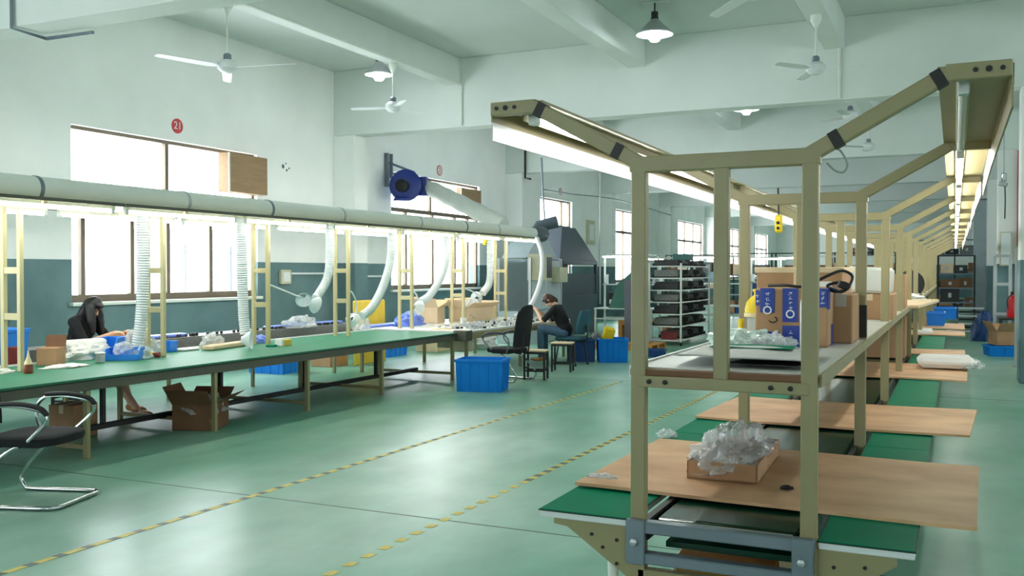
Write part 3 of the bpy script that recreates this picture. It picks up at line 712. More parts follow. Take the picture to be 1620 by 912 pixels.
# flexible hoses
def hose(label, pts, r, cups, arm=None, rib=True):
    P = bez(pts, 14); t = thing('extraction_hose', label, 'hose', tuple(P[-1]))
    L = [0]
    for i in range(1, len(P)): L.append(L[-1] + (P[i] - P[i - 1]).length)
    n = int(L[-1] / (.0135 if rib else .04)); Q = []; rad = []
    for k in range(n + 1):
        s = L[-1] * k / n; i = 1
        while i < len(L) - 1 and L[i] < s: i += 1
        f = (s - L[i - 1]) / max(1e-6, L[i] - L[i - 1]); Q.append(P[i - 1].lerp(P[i], f)); rad.append(r * (1.0 if k % 2 else (.86 if rib else .97)))
    MB(t).tube(Q, r, 14, rad).build('hose_tube', 'hose', t, smooth=60)
    for (c, rot, s) in cups:
        MB(t).lathe([(.035 * s, .1 * s), (.05 * s, .07 * s), (.085 * s, .03 * s), (.098 * s, 0), (.09 * s, 0.002), (.078 * s, .03 * s), (.044 * s, .07 * s), (.03 * s, .1 * s)], 22, c, rot).build('nozzle', 'clear_plastic', t)
    if arm: MB(t).tube(bez(arm, 6), .012, 8).build('support_arm', 'white_plastic', t)
    return t
hose('straight ribbed hose hanging beside the woman, first from left', [(-7.8, 7.43, 2.25), (-7.8, 7.43, 1.6), (-7.81, 7.41, 1.1), (-7.84, 7.38, .8)], .066, [])
hose('straight ribbed hose with round nozzle on the bench, second from left', [(-7.8, 8.97, 2.25), (-7.8, 8.97, 1.6), (-7.79, 8.98, 1.1), (-7.76, 8.98, .84)], .066, [((-7.43, 8.7, .8), (90, 0, -62), 1.15)])
hose('ribbed hose ending in a twin clear nozzle in mid air', [(-7.8, 10.75, 2.25), (-7.8, 10.75, 1.8), (-7.8, 10.68, 1.5), (-7.8, 10.5, 1.3), (-7.8, 10.42, 1.24)], .062,
     [((-7.72, 10.33, 1.15), (70, 0, -20), 1.2), ((-7.8, 10.16, 1.22), (60, 0, -140), 1.1)], [(-7.66, 9.27, 1.43), (-7.7, 9.4, 1.42), (-7.76, 9.9, 1.3), (-7.8, 10.15, 1.25)])
hose('curved hose whose end is wrapped in film on the bench', [(-7.8, 12.33, 2.25), (-7.8, 12.3, 1.8), (-7.8, 12.1, 1.4), (-7.8, 11.8, 1.08), (-7.85, 11.6, .95)], .066,
     [((-7.9, 11.42, .9), (80, 0, 40), 1.0)], [(-7.66, 10.97, 1.33), (-7.75, 11.2, 1.3), (-7.85, 11.45, 1.15), (-7.88, 11.5, .98)])
hose('curved hose with clear nozzle before the yellow board', [(-7.8, 14.08, 2.25), (-7.8, 14.05, 1.85), (-7.8, 13.85, 1.5), (-7.8, 13.5, 1.22), (-7.82, 13.2, 1.1)], .066,
     [((-7.75, 13.05, 1.02), (80, 0, -10), 1.2)], [(-7.66, 12.67, 1.3), (-7.72, 12.9, 1.25), (-7.8, 13.12, 1.13)])
hose('short hose tied with white plastic beside the sixth post pair', [(-7.8, 15.72, 2.25), (-7.8, 15.72, 1.8), (-7.8, 15.68, 1.4), (-7.85, 15.5, 1.2)], .07, [((-7.9, 15.35, 1.13), (100, 0, 30), 1.1)],
     [(-7.66, 14.37, 1.32), (-7.7, 14.8, 1.25), (-7.85, 15.3, 1.18)])
hose('slim grey hose dropping past the control cabinet', [(-7.2, 16.5, 2.24), (-7.05, 16.4, 1.9), (-7.0, 16.2, 1.4), (-7.1, 15.95, .95), (-7.3, 15.7, .76)], .045, [], rib=False)

# ------------------------------------------------------------------ things on the green bench
ZB = .695
t = thing('glue_bottle', 'small brown glue bottle with cream cone tip on bench corner', 'bottle', (-7.44, 5.77, ZB))
MB(t).lathe([(.038, 0), (.04, .01), (.04, .075), (.036, .082)], 18, (-7.44, 5.77, ZB), capa=True, capb=True).build('bottle_body', 'brown_glue', t)
MB(t).lathe([(.036, .082), (.034, .09), (.012, .15), (.005, .2), (.003, .205)], 16, (-7.44, 5.77, ZB), capb=True).build('cone_tip', 'cream', t)
c = carton('carton', 'small open carton with dark flap raised on the bench', (-7.93, 6.4, ZB), (.2, .18, .17), 24, 'carton', tape=None)
MB().obox((0, .1, .225), (.2, .006, .12), (-14, 0, 0)).build('flap', 'carton_dark', c)
solo('tape_dispenser', MB(At(-7.62, 6.42, ZB)).prism([(0, 0), (.16, 0), (.16, .035), (.05, .06), (0, .14)], 'y', 0, .07), 'black', 'black tape dispenser beside the small open carton', 'dispenser').location = (-7.85, 6.56, ZB)
solo('foam_sheet', MB(At(-8.25, 7.0, ZB)).obox((-8.25, 6.98, ZB + .1), (.1, .62, .19), (0, 12, -6), .02), 'paper', 'white foam slab standing in front of the woman', 'foam')
solo('plastic_bag', MB(At(-8.1, 7.1, ZB)).crumple((-8.15, 7.0, ZB), (.13, .26, .13), 41, .4), 'paper', 'white plastic bag slumped against the foam slab', 'plastic bag')
solo('paper_sheet', MB(At(-7.62, 6.25, ZB)).crumple((-7.62, 6.3, ZB), (.12, .2, .02), 42, .4), 'paper', 'flat white wipes spread right of the glue bottle', 'wipes')
solo('plastic_bag', MB(At(-7.75, 5.6, ZB)).crumple((-7.72, 5.62, ZB), (.1, .16, .025), 43, .6), 'paper', 'white scraps at the left bench end', 'scraps')
crate('plastic_crate', 'big bright blue crate standing at the left picture edge', (-8.56, 6.12, .695), .42, .74, .34, 0, 'blue_bright', ribs=3)
t = thing('parts_carton', 'narrow brown carton behind the left post pair', 'carton', (-8.3, 6.28, ZB)); MB(t).box(-8.35, -8.25, 6.2, 6.34, ZB, ZB + .17, .004).build('box_body', 'maroon', t)
def bin_(label, c, w, d, h, rz, m='blue_bright'):
    t = thing('parts_bin', label, 'bin', c, rz); k = .008
    b = MB().box(-w / 2, w / 2, -d / 2, d / 2, 0, k)
    for s in (-1, 1): b.prism([(-d / 2, 0), (d / 2, 0), (d / 2, h), (-d / 4, h), (-d / 2, h * .5)], 'x', s * w / 2 - (k if s > 0 else 0), s * w / 2 + (k if s < 0 else 0))
    b.box(-w / 2, w / 2, d / 2 - k, d / 2, 0, h); b.box(-w / 2, w / 2, -d / 2, -d / 2 + k, 0, h * .5)
    b.build('bin_body', m, t)
    MB().box(-w / 2 - .006, w / 2 + .006, d / 2 - .012, d / 2 + .006, h - .02, h).build('rim', m, t)
    return t
bin_('tall blue parts bin left of the first hose', (-8.2, 7.36, ZB), .22, .34, .2, 25)
bin_('low blue parts bin spilling bags at the first hose foot', (-7.72, 7.1, ZB), .34, .26, .12, 35)
bin_('small blue bin right of the first ladder posts', (-8.05, 8.02, ZB), .16, .14, .12, 10)
for i, (x, y, sx, sy, sz, m, lb) in enumerate(((-7.78, 7.15, .09, .1, .09, 'film', 'clear plastic bag heaped in the low blue bin'), (-7.7, 7.32, .1, .1, .09, 'film_green', 'greenish plastic bag at the foot of the first hose'),
        (-7.9, 7.62, .1, .13, .13, 'film', 'clear plastic bag right of the first hose'), (-8.02, 7.5, .1, .1, .2, 'film', 'tall white plastic bag behind the first hose'))):
    solo('plastic_bag', MB(At(x, y, ZB)).crumple((x, y, ZB + (.05 if i == 0 else 0)), (sx, sy, sz), 50 + i, .5), m, lb, 'plastic bag')
t = thing('metal_tin', 'small silver square tin in front of the blue bins', 'tin', (-7.68, 6.76, ZB))
MB(t).box(-7.72, -7.64, 6.73, 6.79, ZB, ZB + .085, .006).build('tin_body', 'alu', t); MB(t).box(-7.725, -7.635, 6.725, 6.795, ZB + .085, ZB + .1, .004).build('lid', 'white_paint', t)
t = thing('thread_spool', 'small yellow and dark red spool at post foot', 'spool', (-7.62, 7.36, ZB))
MB(t).lathe([(.03, 0), (.03, .05)], 14, (-7.64, 7.34, ZB + .03), (0, 90, 30), capa=True, capb=True).build('yellow_end', 'yellow_board', t)
MB(t).lathe([(.026, .05), (.03, .12)], 14, (-7.64, 7.34, ZB + .03), (0, 90, 30), capa=True, capb=True).build('red_wrap', 'maroon', t)
for i, (x, y, rz, L, lb, zz) in enumerate(((-8.62, 8.5, 0, .7, 'short lilac film strip on the back channel, nearest', .8), (-8.65, 11.3, 0, 1.7, 'long lilac film strip on the back channel', .8), (-8.4, 13.05, 0, 1.1, 'lilac and blue film strip on the grey bench by the yellow board', .71))):
    solo('film_strip', MB(At(x, y, zz)).obox((x, y, zz + .022), (.16, L, .04), (0, 0, rz), .014), 'blue_film', lb, 'film strip')
t = thing('metal_fittings', 'small dark metal fittings lined up along the back channel', 'fittings', (-8.55, 9.2, .8)); t['kind'] = 'stuff'
m = MB(t); rr = random.Random(4)
for k in range(60):
    y = 8.0 + rr.random() * 4; m.obox((-8.55 + rr.uniform(-.03, .03), y, .818), (.03, .03, .035), (0, 0, rr.random() * 90), .004)
m.build('fittings', 'dark_parts', t, kind='stuff')
solo('foam_strip', MB(At(-7.8, 8.35, ZB)).obox((-7.82, 8.75, ZB + .03), (.14, .9, .05), (0, 0, 10), .01), 'carton_pale', 'pale pink-white foam strip under the second hose', 'foam')
solo('plastic_bag', MB(At(-7.95, 8.55, ZB)).crumple((-7.95, 8.6, ZB), (.1, .14, .12), 61, .5), 'film', 'clear film bundle left of the second hose foot', 'plastic bag')
solo('white_tray', MB(At(-7.9, 8.25, ZB)).obox((-7.95, 8.22, ZB + .015), (.12, .28, .025), (0, 0, 0), .01), 'paper', 'small flat white tray right of the blue bin', 'tray')
solo('plastic_profile', MB(At(-8.0, 10.2, ZB)).prism([(-.07, 0), (.07, 0), (.07, .05), (.045, .085), (-.045, .085), (-.07, .05)], 'y', -.75, .75), 'white_plastic', 'long white lamp profile lying on the bench', 'profile').location = (-8.0, 10.25, ZB)
solo('blue_roll', MB(At(-8.0, 9.6, ZB)).crumple((-7.98, 9.5, ZB), (.07, .14, .075), 63, .25), 'blue_film', 'blue film bundle at the white profile end', 'film')
t = thing('tape_box', 'small yellow box with white end on the bench', 'box', (-7.4, 9.25, ZB))
MB(t).box(-7.46, -7.36, 9.2, 9.36, ZB, ZB + .075, .006).build('box_body', 'yellow_board', t); MB(t).box(-7.465, -7.355, 9.16, 9.2, ZB, ZB + .085, .004).build('white_end', 'paper', t)
solo('green_card', MB(At(-7.45, 9.07, ZB)).obox((-7.45, 9.08, ZB + .01), (.1, .12, .02), (0, 0, 20), .004), 'table_green', 'small green pad beside the yellow box', 'pad')
solo('connector_block', MB(At(-7.95, 9.2, ZB)).obox((-7.95, 9.2, ZB + .05), (.05, .1, .09), (0, 0, 0), .006), 'black', 'black and white connector block between the third posts', 'connector')
for i, (x, y, sx, sy, sz, m, lb) in enumerate(((-8.5, 11.0, .16, .3, .12, 'film', 'clear film heap by the fourth post pair'), (-8.3, 12.2, .12, .14, .2, 'film', 'white film wrapped round the fourth hose end'),
        (-8.15, 13.4, .16, .4, .16, 'blue_film', 'blue film bags heaped by the fifth post pair'), (-7.95, 15.3, .14, .2, .3, 'film', 'white plastic tied round the sixth hose'))):
    solo('plastic_bag', MB(At(x, y, .8 if i == 0 else ZB)).crumple((x, y, .8 if i == 0 else .7), (sx, sy, sz), 70 + i, .45), m, lb, 'plastic bag')
for k in range(3): solo('paper_sheet', MB(At(-7.2, 12.8, .71)).obox((-7.15 - .12 * k, 12.75 + .3 * k, .714 + .012 * k), (.3, .5, .01), (0, 0, 20 + 14 * k), .002), 'carton_pale' if k != 1 else 'paper',
     ['lowest pale sheet fanned at the bench joint', 'middle white sheet fanned at the bench joint', 'top pale sheet fanned at the bench joint'][k], 'sheet')
t = thing('white_cup', 'white paper cup standing at the grey bench end', 'cup', (-7.4, 13.9, .71))
MB(t).lathe([(.045, 0), (.055, .12), (.052, .12), (.042, .006)], 20, (-7.4, 13.9, .71), capa=True).build('cup_body', 'paper', t)
carton('carton', 'open pale carton with raised flaps on the grey bench', (-8.3, 14.35, .71), (.42, .42, .27), 12, 'carton_pale', flaps=True)
carton('carton', 'long torn open carton stuffed with film on grey bench', (-7.95, 15.25, .71), (.4, .8, .24), -12, 'carton_pale', flaps=True)
solo('plastic_bag', MB(At(-7.7, 15.0, .74)).crumple((-7.95, 15.25, .76), (.16, .34, .25), 81, .5), 'film', 'white plastic bag bulging out of the torn carton', 'plastic bag')
carton('carton', 'tan carton behind the seventh post pair', (-8.3, 16.2, .71), (.5, .5, .3), 0, 'carton')
t = thing('loose_parts', 'scatter of small shiny fittings across the grey bench top', 'parts', (-7.0, 14.2, .71)); t['kind'] = 'stuff'
m = MB(t); rr = random.Random(9)
for k in range(170):
    x, y = rr.uniform(-7.4, -6.62), rr.uniform(12.75, 16.5); h = rr.uniform(.015, .06)
    m.obox((x, y, .71 + h / 2), (rr.uniform(.02, .06), rr.uniform(.02, .06), h), (0, 0, rr.random() * 90), .003)
m.build('fittings', 'alu', t, kind='stuff')
m = MB(t)
for k in range(35):
    x, y = rr.uniform(-7.4, -6.62), rr.uniform(12.9, 16.5); m.obox((x, y, .725), (rr.uniform(.02, .06), rr.uniform(.02, .05), .03), (0, 0, rr.random() * 90), .003)
m.build('dark_fittings', 'dark_parts', t, kind='stuff')
solo('parts_box', MB(At(-6.75, 16.3, .71)).obox((-6.8, 16.2, .76), (.18, .22, .1), (0, 0, 10), .01), 'carton_pale', 'small pale box near the far worker\'s hands', 'box')
# yellow board behind the bench
solo('yellow_board', MB(At(-9.1, 13.6, 0)).obox((-9.12, 13.7, .56), (.05, .95, 1.1), (0, -1, 0), .02), 'yellow_board', 'yellow board standing behind the bench under the window', 'board')

# ------------------------------------------------------------------ under the bench
def carton_open(label, c, size, rz, m='carton'): return carton('carton', label, c, size, rz, m, flaps=True)
carton_open('crushed open carton of clear plastic under the bench edge', (-7.0, 7.42, 0), (.42, .42, .26), 20, 'carton_dark')
solo('plastic_bag', MB(At(-6.98, 7.15, .1)).crumple((-7.0, 7.42, .16), (.2, .2, .13), 90, .55), 'film', 'clear plastic bags bulging from the crushed carton', 'plastic bag')
carton('carton', 'brown carton on the floor by the woman\'s feet', (-7.75, 6.5, 0), (.3, .32, .32), 8, 'carton')
crate('plastic_crate', 'blue crate on the floor behind the bench at far left', (-9.4, 5.95, 0), .5, .7, .4, 0, 'blue_bin', ribs=3)
crate('plastic_crate', 'bright blue crate under the bench behind the third legs', (-9.75, 12.0, 0), .7, .55, .3, 0, 'blue_bright', ribs=4)
carton('carton', 'tan carton right of the bright blue crate under bench', (-9.6, 13.2, 0), (.4, .5, .28), 0)
crate('plastic_crate', 'blue crate under the bench near the fifth legs', (-9.8, 15.2, 0), .65, .7, .28, 0, 'blue_bright', ribs=4)
carton('carton', 'pale carton on the floor under the grey bench joint', (-9.5, 16.6, 0), (.5, .6, .3), 0, 'carton_pale')
solo('scrap_pile', MB(At(-9, 17.4, 0)).crumple((-9.2, 17.6, 0), (.5, .5, .3), 95, .5), 'grey_paper', 'pile of grey packing scraps under the grey bench', 'scraps')

# ------------------------------------------------------------------ crates and stools in the aisle
crate('plastic_crate', 'large blue crate on the floor at the green bench end', (-5.75, 11.36, 0), .64, .48, .43, 13, 'blue_bin')
crate('plastic_crate', 'blue crate on the floor right of the worker\'s chair', (-5.5, 15.95, 0), .52, .5, .42, 25, 'blue_bin')
crate('plastic_crate', 'darker blue crate on the floor behind the worker\'s chair', (-6.05, 15.85, 0), .5, .5, .4, 20, 'blue_navy')
crate('plastic_crate', 'flat navy crate on the floor before the wooden pallet', (-5.2, 17.2, 0), .6, .4, .14, 10, 'blue_navy', ribs=3)
solo('yellow_bag', MB(At(-5.65, 16.0, .3)).obox((-5.6, 16.02, .46), (.2, .12, .3), (12, 14, 30), .03), 'yellow', 'yellow and pink packet leaning in the blue crate', 'packet')
solo('grey_bag', MB(At(-5.78, 15.95, .3)).crumple((-5.8, 15.95, .4), (.08, .08, .08), 99, .4), 'grey_parts', 'grey bundle beside the yellow packet', 'bundle')
t = thing('wooden_pallet', 'low orange-brown wooden pallet before the tray trolley', 'pallet', (-6.2, 18.9, 0))
for k in range(5): MB(t).box(-6.7 + k * .25, -6.5 + k * .25, 18.3, 19.4, .09, .11, .003).build('plank', 'tan_wood', t)
for y in (18.35, 18.85, 19.35): MB(t).box(-6.7, -5.5, y - .05, y + .05, 0, .09).build('bearer', 'tan_wood', t)
def stool(label, x, y, rz, h=.44):
    t = thing('stool', label, 'stool', (x, y, 0), rz)
    MB().box(-.17, .17, -.13, .13, h - .025, h, .006).build('seat', 'carton_pale', t)
    MB().box(-.16, .16, -.12, .12, h - .06, h - .025).build('apron', 'black', t)
    for i in (-1, 1):
        for j in (-1, 1): MB().box(i * .15 - .014, i * .15 + .014, j * .11 - .014, j * .11 + .014, 0, h - .03).build('leg', 'black', t)
    for j in (-1, 1): MB().box(-.15, .15, j * .11 - .01, j * .11 + .01, .12, .145).build('stretcher', 'black', t)
    for i in (-1, 1): MB().box(i * .15 - .01, i * .15 + .01, -.11, .11, .16, .185).build('stretcher', 'black', t)
    return t
stool('black stool with pale wooden seat behind the mesh chair', -5.62, 12.85, 10)
stool('black stool with pale wooden seat, nearer the far worker', -5.68, 14.05, 10, .47)

# ------------------------------------------------------------------ chairs
def arm_chair(label, loc, rz, frame, back_h=.62, mesh='black_fabric', arms=True, bk=0):
    """cantilever office chair, faces local +x"""
    t = thing('office_chair', label, 'chair', loc, rz)
    s = MB(); vs = []; n = 28
    prof = [(-.028, .9), (-.03, .97), (-.005, 1.0), (.02, .99), (.032, .93), (.036, .6), (.032, .0)]
    prof = [(-.032, 0)] + prof
    for (z, q) in prof:
        for k in range(n):
            a = 2 * math.pi * k / n; ca, sa = math.cos(a), math.sin(a)
            sx = math.copysign(abs(ca) ** .55, ca) * .255 * q; sy = math.copysign(abs(sa) ** .55, sa) * .26 * q
            vs.append((sx, sy, .45 + z))
    fs = [(i * n + k, i * n + (k + 1) % n, (i + 1) * n + (k + 1) % n, (i + 1) * n + k) for i in range(len(prof) - 1) for k in range(n)]
    s.add(vs, fs).build('seat', mesh, t)
    vs = []; nx, nz = 13, 15
    for side in (0, 1):
        for j in range(nz):
            v = j / (nz - 1); w = .235 * (1 - .25 * v ** 3) * (1 - .1 * (1 - v))
            for i in range(nx):
                u = i / (nx - 1) * 2 - 1
                vs.append((-(.27 + bk) - .1 * v ** 1.5 + .035 * u * u - side * .022, u * w * (1 - .18 * max(0, v - .8) / .2 * abs(u)), .5 + v * back_h - (.05 * u * u * (v > .9))))
    fs = []; q = nx * nz
    for j in range(nz - 1):
        for i in range(nx - 1):
            a = j * nx + i; fs.append((a, a + 1, a + nx + 1, a + nx)); fs.append((q + a, q + a + nx, q + a + nx + 1, q + a + 1))
    ring = list(range(nx)) + [nx * j + nx - 1 for j in range(1, nz)] + [nx * (nz - 1) + i for i in range(nx - 2, -1, -1)] + [nx * j for j in range(nz - 2, 0, -1)]
    for i in range(len(ring)):
        a, b = ring[i], ring[(i + 1) % len(ring)]; fs.append((a, q + a, q + b, b))
    MB().add(vs, fs).build('backrest', mesh, t)
    for y in (-.09, .09): MB().tube(bez([(-.2, y, .415), (-.29 - bk, y, .42), (-.32 - bk, y, .5), (-.34 - bk, y, .7)], 5), .011, 8).build('back_support', 'black', t)
    pts = [(.0, .21, .415), (-.06, .22, .39), (-.2, .25, .27), (-.31, .27, .14), (-.33, .27, .09), (-.3, .27, .035), (-.24, .27, .016), (.2, .27, .016), (.28, .24, .016), (.3, .18, .016), (.3, 0, .016)]
    P = bez(pts, 5); P = P + [Vector((p.x, -p.y, p.z)) for p in P[-2::-1]]
    MB().tube(P, .0145, 10).build('sled_frame', frame, t)
    MB().box(-.14, .14, -.2, .2, .404, .422).build('seat_plate', 'black', t)
    if arms:
        for y in (-.275, .275):
            a = MB().tube(bez([(-.15, y * .93, .43), (-.2, y, .52), (-.2, y, .62), (-.12, y, .69), (.05, y, .695), (.2, y, .67), (.245, y, .63), (.22, y, .57), (.1, y * .95, .46)], 6), .0125, 8).build('armrest', 'chrome', t)
            MB().tube(bez([(-.14, y, .705), (.05, y, .712), (.2, y, .687), (.255, y, .64)], 6), .017, 8, [.012] + [.018] * 17 + [.012]).build('arm_pad', 'black', a)
    return t
arm_chair('black cushioned chair with chrome sled base at left edge', (-5.78, 4.56, 0), 17, 'chrome', bk=.2)
arm_chair('black mesh high-back chair facing the grey bench', (-5.95, 12.55, 0), 172, 'chrome', .62)
def task_chair(label, loc, rz):
    t = thing('task_chair', label, 'chair', loc, rz)
    MB().obox((0, 0, .46), (.44, .44, .07), None, .03).build('seat', 'teal_fabric', t)
    b = MB(); vs = []; n = 9; m = 11
    for s in (0, 1):
        for j in range(m):
            v = j / (m - 1) * 2 - 1
            for i in range(n):
                u = i / (n - 1) * 2 - 1; k = (1 - .35 * abs(v) ** 3)
                vs.append((-.23 - .05 * (1 - v * v) * .4 - .05 * v + .03 * u * u - s * .045, u * .2 * k, .74 + v * .2))
    q = n * m; fs = []
    for j in range(m - 1):
        for i in range(n - 1):
            a = j * n + i; fs.append((a, a + 1, a + n + 1, a + n)); fs.append((q + a, q + a + n, q + a + n + 1, q + a + 1))
    ring = list(range(n)) + [n * j + n - 1 for j in range(1, m)] + [n * (m - 1) + i for i in range(n - 2, -1, -1)] + [n * j for j in range(m - 2, 0, -1)]
    for i in range(len(ring)):
        a, c = ring[i], ring[(i + 1) % len(ring)]; fs.append((a, q + a, q + c, c))
    b.add(vs, fs).build('backrest', 'teal_fabric', t)
    MB().tube(bez([(-.05, 0, .42), (-.25, 0, .42), (-.31, 0, .5), (-.29, 0, .7)], 5), .018, 8).build('back_bracket', 'black', t)
    MB().obox((-.3, 0, .55), (.012, .1, .03), (0, 0, 0), .003).build('paper_tag', 'paper', t)
    for j in (-1, 1):
        for i in (-1, 1): MB().tube([(i * .15, j * .16, .43), (i * .2, j * .2, .02)], .013, 8).ell((i * .2, j * .2, .022), (.022,) * 3, 10).build('leg', 'black', t)
    return t
task_chair('teal-backed chair that the far worker sits on', (-5.92, 15.05, 0), 170)
stool('stool the woman behind the green bench sits on', -9.1, 7.6, 18, .5)

# ------------------------------------------------------------------ people
def body(name, mb, m, parent, vox=.009, sm=6):
    o = mb.build(name, m, parent, smooth=0)
    r = o.modifiers.new('merge', 'REMESH'); r.mode = 'VOXEL'; r.voxel_size = vox; r.use_smooth_shade = True
    s = o.modifiers.new('smooth', 'SMOOTH'); s.iterations = sm; s.factor = .5
    return o
def hand(m, wrist, d, side, curl=.35, s=1.0):
    """palm and five bent fingers; d = pointing direction, side = thumb direction"""
    d = Vector(d).normalized(); side = (Vector(side) - d * Vector(side).dot(d)).normalized(); dn = d.cross(side)
    if dn.z > 0: dn = -dn
    w = Vector(wrist); m.cap(w, w + d * .045 * s, .024 * s, .027 * s, 10); k = w + d * .075 * s
    for i, (o, L) in enumerate(((.03, .07), (.01, .078), (-.01, .072), (-.03, .056))):
        a = k + side * o * s; m.cap(w + d * .04 * s + side * o * .7 * s, a, .014 * s, .0105 * s, 8)
        b = a + (d * .8 + dn * curl) * L * .5 * s; c = b + (d * .45 + dn * (curl + .5)) * L * .5 * s
        m.cap(a, b, .0105 * s, .0095 * s, 8); m.cap(b, c, .0095 * s, .008 * s, 8)
    a = w + d * .02 * s + side * .03 * s; b = a + (side * .7 + d * .7) * .04 * s; m.cap(a, b, .013 * s, .011 * s, 8); m.cap(b, b + (d * .9 + dn * .4) * .03 * s, .011 * s, .009 * s, 8)
def person(label, loc, rz, bend, head_pitch, hair_long, hair_m, top, legs_m, hands, knees, sc=1.0, foot_z=.0, bare=False):
    """seated figure facing local +x, hips at local z = seat; hands: wrist targets"""
    t = thing('person', label, 'person', loc, rz); hip = Vector((0, 0, .53)); a = R(bend)
    up = Vector((math.sin(a), 0, math.cos(a))); fw = Vector((math.cos(a), 0, -math.sin(a)))
    chest = hip + up * .3; nk = hip + up * .47; h = R(bend + head_pitch); hu = Vector((math.sin(h), 0, math.cos(h))); hf = Vector((math.cos(h), 0, -math.sin(h)))
    hb = nk + up * .07; hc = hb + hu * .1 + hf * .035
    skin = MB(); shirt = MB(); leg = MB()
    skin.cap(nk - up * .05, hb + hu * .03, .052, .048); skin.ell(hc, (.078, .074, .108), 20, rot=(0, bend + head_pitch, 0))
    skin.ell(hc + hf * .03 - hu * .05, (.055, .055, .055), 16); skin.ell(hc + hf * .052 - hu * .088, (.028, .03, .022), 12)   # jaw, chin
    skin.cap(hc + hf * .078 + hu * .012, hc + hf * .096 - hu * .022, .009, .014, 8)                                          # nose
    for s in (-1, 1):
        skin.ell(hc + Vector((0, s * .077, 0)) - hf * .008, (.02, .009, .03), 10, rot=(0, bend + head_pitch, 0))               # ears
        skin.ell(hc + hf * .066 + Vector((0, s * .03, 0)) + hu * .03, (.012, .022, .009), 8, rot=(0, bend + head_pitch, 0))    # brows
    skin.ell(hip + up * .22, (.09, .13, .24), 18, rot=(0, bend, 0))
    shirt.ell(hip + up * .04, (.125, .165, .13), 18, rot=(0, bend, 0)); shirt.ell(hip + up * .2, (.118, .16, .17), 18, rot=(0, bend, 0))
    shirt.ell(chest + fw * .01, (.122, .175, .16), 18, rot=(0, bend, 0)); shirt.cap(chest + up * .12 + Vector((0, .13, 0)), chest + up * .12 - Vector((0, .13, 0)), .07, .07)
    for s, w in zip((1, -1), hands):
        sh = chest + up * .115 + Vector((0, s * .18, 0)); w = Vector(w); mid = (sh + w) / 2; dist = (w - sh).length; L1, L2 = .29, .26
        hgt = math.sqrt(max(.0004, L1 * L1 - (dist / 2) ** 2)); dr = Vector((-.35, s * .55, -.8)); ax = (w - sh).normalized(); dr = (dr - ax * dr.dot(ax)).normalized(); el = mid + dr * hgt
        skin.cap(sh, el, .045, .037); skin.cap(el, w, .037, .025)
        shirt.cap(sh, sh.lerp(el, .86), .062, .054)
        hand(skin, w, (w - el).normalized() + Vector((.3, 0, -.1)), Vector((0, -s, .2)))
    for s, (kx, ky, kz, fx) in zip((1, -1), knees):
        hp = hip + Vector((.02, s * .09, -.02)); kn = Vector((kx, ky, kz)); an = Vector((fx, ky, foot_z + .075))
        skin.cap(hp, kn, .075, .055); skin.cap(kn, kn.lerp(an, .35), .055, .054); skin.cap(kn.lerp(an, .35), an, .054, .036)
        leg.cap(hp, kn, .092, .068); leg.cap(kn, kn.lerp(an, .3 if bare else .95), .068, .066 if bare else .052)
        skin.ell(an + Vector((.06, 0, -.045)), (.11, .042, .032), 14)
        sh_ = MB(); sh_.ell(an + Vector((.065, 0, -.055)), (.128, .047, .03), 16); sh_.ell(an + Vector((-.01, 0, -.035)), (.055, .043, .045), 14)
        body('shoe', sh_, 'shoe', t, .008, 3)
    b = body('body', skin, 'skin', t, .007, 3)
    body('shirt', shirt, top, t, .011, 8); body('trousers', leg, legs_m, t, .011, 6)
    for s in (-1, 1):
        MB().ell(hc + hf * .07 + Vector((0, s * .03, 0)) + hu * .012, (.009, .013, .006), 10, rot=(0, bend + head_pitch, 0)).build('eye', 'black', b)
    MB().ell(hc + hf * .077 - hu * .055, (.008, .022, .006), 10, rot=(0, bend + head_pitch, 0)).build('mouth', 'lip', b)
    hr = MB(); hr.ell(hc - hf * .012 + hu * .018, (.092, .087, .108), 20, rot=(0, bend + head_pitch, 0)); hr.ell(hc - hf * .035 - hu * .03, (.07, .082, .085), 16, rot=(0, bend + head_pitch, 0))
    hr.ell(hc + hf * .045 + hu * .075, (.045, .065, .03), 12, rot=(0, bend + head_pitch, 0))
    if hair_long:
        for s in (-1, 1):
            hr.cap(hc + Vector((0, s * .07, 0)) - hf * .01, hc + Vector((.035, s * .085, -.16)), .045, .05); hr.cap(hc + Vector((.035, s * .085, -.16)), hc + Vector((.05, s * .09, -.29)), .05, .03)
            hr.cap(hc + Vector((0, s * .07, 0)) + hf * .03 + hu * .02, hc + Vector((.06, s * .078, -.11)), .03, .028)
        hr.cap(hc - hf * .04, nk - fw * .05 - up * .12, .08, .07)
    else:
        hr.cap(hc - hf * .05 - hu * .02, hb - hf * .03, .06, .045)
    body('hair', hr, hair_m, t, .009, 3)
    return t
# the woman: faces the bench from the wall side; the man: faces the bench from the aisle
person('person with long black hair in black T-shirt working behind the green bench', (-9.05, 7.62, .1), 18, 13, 34, True, 'hair_black', 'shirt_black', 'trouser',
       [(.5, .2, .8), (.48, -.06, .8)], [(.42, .12, .5, .6), (.46, -.22, .5, .86)], foot_z=-.09, bare=True)
person('person with short brown hair in black T-shirt bent over the grey bench', (-6.0, 15.0, .05), 186, 22, 34, False, 'hair_brown', 'shirt_black', 'denim',
       [(.5, .12, .9), (.52, -.1, .86)], [(.42, .1, .57, .42), (.42, -.1, .57, .4)], foot_z=.02)
solo('work_piece', MB(At(-8.5, 7.9, .8)).obox((-8.62, 7.86, .83), (.2, .5, .05), (0, 0, 22), .012), 'yellow_board', 'yellowish workpiece under the woman\'s hands', 'workpiece')
solo('red_wire', MB(At(-8.55, 8.05, .8)).crumple((-8.58, 8.0, .82), (.05, .1, .05), 15, .5), 'sign_red', 'red wire bundle at the woman\'s fingertips', 'wire')

